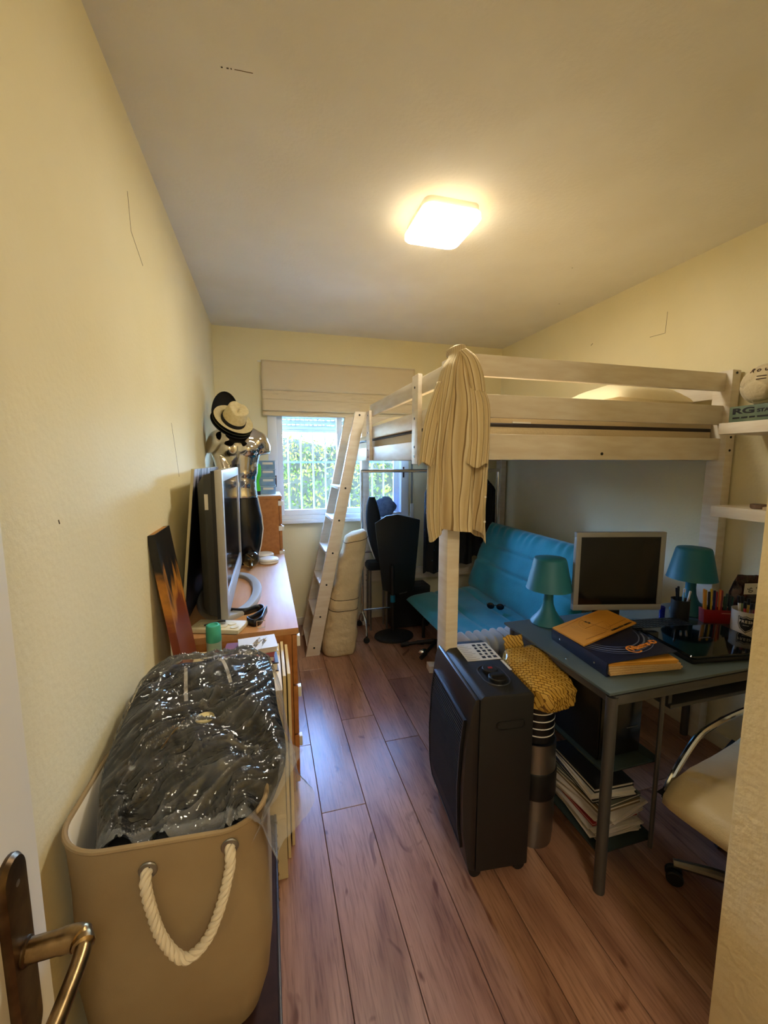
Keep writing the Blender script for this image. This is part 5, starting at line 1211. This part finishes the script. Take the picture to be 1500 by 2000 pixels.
MB().rings([hring(z, w, d, r, 0, 0, wo) for z, w, d, r, wo in ((.829,.178,.176,.08,.010),(.833,.174,.172,.078,.010),(.828,.169,.167,.075,.010),(.76,.166,.164,.075,.006),(.60,.166,.158,.07,0),(.45,.155,.15,.06,0))], False, True).build('lining', M_lin, hm, smooth=True, auto=70)
rim = hring(.832, .176, .174, .08, 0, 0, .010); MB().tube(rim+rim[:1], .005, 8, False).build('rim_piping', M_canvas, hm, smooth=True)
fy = HC.y-.175
ex = [(-.225, .783), (-.088, .792)]
for x, z in ex:
    MB().lathe([(.008,-.002),(.0145,-.002),(.016,.001),(.0145,.003),(.0085,.003),(.008,.001)], (0,0,0), 24, frame((x, fy-.001, z), (1,0,0), (0,0,1)) , cap0=False, cap1=False).build('eyelet', M_steel, hm, smooth=True)
    MB().lathe([(.0001,0),(.008,0)], (0,0,0), 16, frame((x, fy-.0015, z), (1,0,0), (0,0,1)), cap0=False).build('eyelet_hole', M_black, hm)
rp = catmull([(ex[0][0],fy+.004,ex[0][1]),(ex[0][0]-.002,fy-.012,ex[0][1]-.012),(-.222,fy-.016,.73),(-.205,fy-.020,.66),(-.172,fy-.024,.612),(-.135,fy-.022,.632),(-.108,fy-.020,.69),(-.09,fy-.014,.755),(ex[1][0]+.001,fy-.012,ex[1][1]-.010),(ex[1][0],fy+.004,ex[1][1])], 14)
ro_ = thing  # rope: three strands twisted round the handle line
hd = MB()
L = 0; fr0 = None; frames = []
for k, p in enumerate(rp):
    t = (rp[min(k+1,len(rp)-1)]-rp[max(k-1,0)]).normalized()
    if fr0 is None: fr0 = t.cross(Vector((1,0,0))).normalized()
    fr0 = (fr0-t*fr0.dot(t)).normalized(); 
    if k: L += (p-rp[k-1]).length
    frames.append((p, fr0.copy(), t.cross(fr0), L))
for s in range(3):
    hd.tube([p+(a*math.cos(l*150+s*2.094)+b_*math.sin(l*150+s*2.094))*.0045 for p, a, b_, l in frames], .0056, 7)
hd.build('rope_handle', M_rope, hm, smooth=True)

# garments in clear plastic
ga = thing('wrapped_garments', 'black garments in crinkled clear plastic stuffed into the hamper', 'garment bag', (-.18, 1.05, .60))
rows = [((-.315,.775,.79),(-.055,.765,.79)),((-.345,.89,.840),(.010,.835,.835)),((-.357,1.0,.858),(.022,.93,.850)),((-.362,1.12,.862),(.008,1.06,.858)),((-.362,1.24,.872),(.000,1.20,.872)),((-.352,1.31,.868),(-.012,1.31,.868)),((-.335,1.352,.84),(-.04,1.365,.845))]
Lr = catmull([r[0] for r in rows], 8); Rr = catmull([r[1] for r in rows], 8); NR = len(Lr)-1
def gsurf(u, v, lift, amp, seed):
    f = v*NR; i = min(NR-1, int(f)); t = f-i
    a = Lr[i].lerp(Lr[i+1], t); b_ = Rr[i].lerp(Rr[i+1], t); p = a.lerp(b_, u)
    e_ = (max(0, 1-abs(2*u-1)**6))
    p.z += e_*.022+lift
    dg = (u*.9+v*1.6)                                             # long diagonal folds
    p.z += amp*e_*(.020*math.sin(dg*9+2.5*nz(u*2, v*2, seed))*max(0, 1-v*1.2)+.014*nz(u*4, v*5, seed)+.008*nz(u*11, v*12, seed+2))
    return p
cl_ = MB()
cl_.grid(lambda u, v: gsurf(u, v, 0, 1, 3), 60, 70)
cl_.grid(lambda u, v: gsurf(u, v, 0, 1, 3)*1 + Vector((0,0,-.10))*(max(0,1-abs(2*u-1)**6))*(1 if v > .05 else 0) if True else 0, 20, 30)
cl_.build('black_clothes', mat('black_garment', (7,7,8), .85), ga, smooth=True)
# part hanging down inside the hamper
MB().rings([[(x, y, z) for x, y in rrect(w, d, .06, 5, -.195, .93)] for z, w, d in ((.60,.13,.12),(.70,.135,.13),(.795,.13,.135))]).build('stuffed_clothes', M_dark, ga, smooth=True)
M_film = bpy.data.materials.new('clear_plastic_film'); M_film.use_nodes = True; nt = M_film.node_tree; nt.nodes.clear()
o_ = nt.nodes.new('ShaderNodeOutputMaterial'); mx = nt.nodes.new('ShaderNodeMixShader'); mx2 = nt.nodes.new('ShaderNodeMixShader'); tr = nt.nodes.new('ShaderNodeBsdfTransparent'); gl = nt.nodes.new('ShaderNodeBsdfGlossy'); df = nt.nodes.new('ShaderNodeBsdfDiffuse'); lw = nt.nodes.new('ShaderNodeLayerWeight')
gl.inputs['Roughness'].default_value = .045; lw.inputs[0].default_value = .36; df.inputs[0].default_value = lin((200,205,215))
tc = nt.nodes.new('ShaderNodeTexCoord'); n1 = nt.nodes.new('ShaderNodeTexNoise'); n1.inputs['Scale'].default_value = 9; n1.inputs['Detail'].default_value = 6; n1.inputs['Distortion'].default_value = 1.2
cr = nt.nodes.new('ShaderNodeValToRGB'); cr.color_ramp.elements[0].position = .48; cr.color_ramp.elements[0].color = (.004,.004,.004,1); cr.color_ramp.elements[1].position = .75; cr.color_ramp.elements[1].color = (.05,.05,.05,1)
n2 = nt.nodes.new('ShaderNodeTexNoise'); n2.inputs['Scale'].default_value = 15; n2.inputs['Detail'].default_value = 3; n2.inputs['Distortion'].default_value = 2.0; mpf = nt.nodes.new('ShaderNodeMapping'); mpf.inputs['Scale'].default_value = (.5,1.6,1); mpf.inputs['Rotation'].default_value = (0,0,.5)
bp = nt.nodes.new('ShaderNodeBump'); bp.inputs['Strength'].default_value = .5; bp.inputs['Distance'].default_value = .010
L_ = nt.links.new
L_(tc.outputs['Object'], mpf.inputs[0]); L_(mpf.outputs[0], n1.inputs[0]); L_(mpf.outputs[0], n2.inputs[0]); L_(n1.outputs[0], cr.inputs[0]); L_(n2.outputs[0], bp.inputs['Height']); L_(bp.outputs[0], gl.inputs['Normal'])
atr = nt.nodes.new('ShaderNodeAttribute'); atr.attribute_name = 'ridge'; mxx = nt.nodes.new('ShaderNodeMath'); mxx.operation = 'ADD'; L_(cr.outputs[0], mxx.inputs[0]); L_(atr.outputs['Fac'], mxx.inputs[1]); L_(mxx.outputs[0], mx2.inputs[0]); L_(tr.outputs[0], mx2.inputs[1]); L_(df.outputs[0], mx2.inputs[2])
mr = nt.nodes.new('ShaderNodeMath'); mr.operation = 'MULTIPLY_ADD'; mr.inputs[1].default_value = .9; mr.inputs[2].default_value = .02; L_(lw.outputs['Fresnel'], mr.inputs[0])
L_(mr.outputs[0], mx.inputs[0]); L_(mx2.outputs[0], mx.inputs[1]); L_(gl.outputs[0], mx.inputs[2]); L_(mx.outputs[0], o_.inputs[0])
ridge = []
def film(u, v):
    u2 = -.035+1.08*u; p = gsurf(min(1,max(0,u2)), v, .012, 1.0, 3)
    e4 = max(0, 1-abs(2*u-1)**4)
    w_ = v*1.25-u*.55+.10*nz(u*2, v*2, 11); q_ = u+.4*v
    d1 = abs(nz(q_*1.3, w_*5.5, 6)); d2 = abs(nz(q_*2.2, w_*12, 2)); d3 = abs(nz(q_*5, w_*24, 4))
    r1 = max(0, 1-d1*11); r2 = max(0, 1-d2*9); r3 = max(0, 1-d3*7)
    p.z += e4*.018*r1**1.3+.010*r2**1.3*e4+.004*r3+.010*nz(q_*2.5, w_*6, 8)
    ridge.append(min(.5, .12*r1**3+.10*r2**3+.05*r3**2+(.25*max(0, u2-.985)/.06 if u2 > .985 else 0)+(.15 if v < .03 else 0)))
    if u2 > 1: p += Vector((.5*(u2-1)+.045*math.exp(-((v-.16)/.07)**2)*(u2-1)/.045, -.02*(u2-1)/.045, -1.2*(u2-1)-.02*math.exp(-((v-.10)/.08)**2)))
    if u2 < 0: p += Vector((.1*u2, 0, 1.0*u2))
    if v < .08: p += Vector((.03*u, -.022, .006))*(1-v/.08)
    return p
fo = MB().grid(film, 150, 190).build('plastic_film', M_film, ga, smooth=True, auto=180)
fa = fo.data.attributes.new('ridge', 'FLOAT', 'POINT'); fa.data.foreach_set('value', ridge)
def flap(u, v):
    a = Vector((-.05,.735,.79)).lerp(Vector((.058,.855,.872)), u); b_ = Vector((-.03,.775,.80)).lerp(Vector((.01,.93,.86)), u)
    return a.lerp(b_, v)+Vector((.004*nz(u*6,v*4,1), .004*nz(u*5,v*6,4), .006*nz(u*7,v*3,7)))
fl_ = MB().grid(flap, 16, 10).build('film_flap', M_film, ga, smooth=True); fa = fl_.data.attributes.new('ridge', 'FLOAT', 'POINT'); fa.data.foreach_set('value', [.22]*len(fl_.data.vertices))
MB().grid(lambda u, v: Vector((-.09,1.33,.868)).lerp(Vector((-.03,1.40,.905)), v)+Vector((.06*(u-.5)*(1-.5*v), .01*nz(u*5,v*5,2), .012*nz(u*4,v*4,5))), 10, 10).build('film_flap', M_film, ga, smooth=True)
for x0, y0, x1, y1 in ((-.245,1.23,-.215,1.08), (-.135,1.24,-.105,1.12)):
    pts = [gsurf((x+.36)/.375, (y-.78)/.59, .006, 1, 3) for x, y in [(x0+(x1-x0)*t/8, y0+(y1-y0)*t/8) for t in range(9)]]
    mb = MB()
    for a, b_ in zip(pts[:-1], pts[1:]): mb.bar(a, b_, .009, .001)
    mb.build('white_strap', M_paper, ga)
pb0 = gsurf(.52, .42, .008, 1, 3); MB().lathe([(.0001,0),(.022,0),(.021,.003),(.0001,.004)], tuple(pb0), 20).build('round_tag', mat('cream_tag', (224,208,150), .5), ga, smooth=True)
for k, s in enumerate((0,)):
    pts = [gsurf(.30+.10*t/6, .26+.13*t/6, .006, 1, 3) for t in range(7)]
    MB().tube(pts, .0022, 6).build('zip_pull', M_brass, ga, smooth=True)
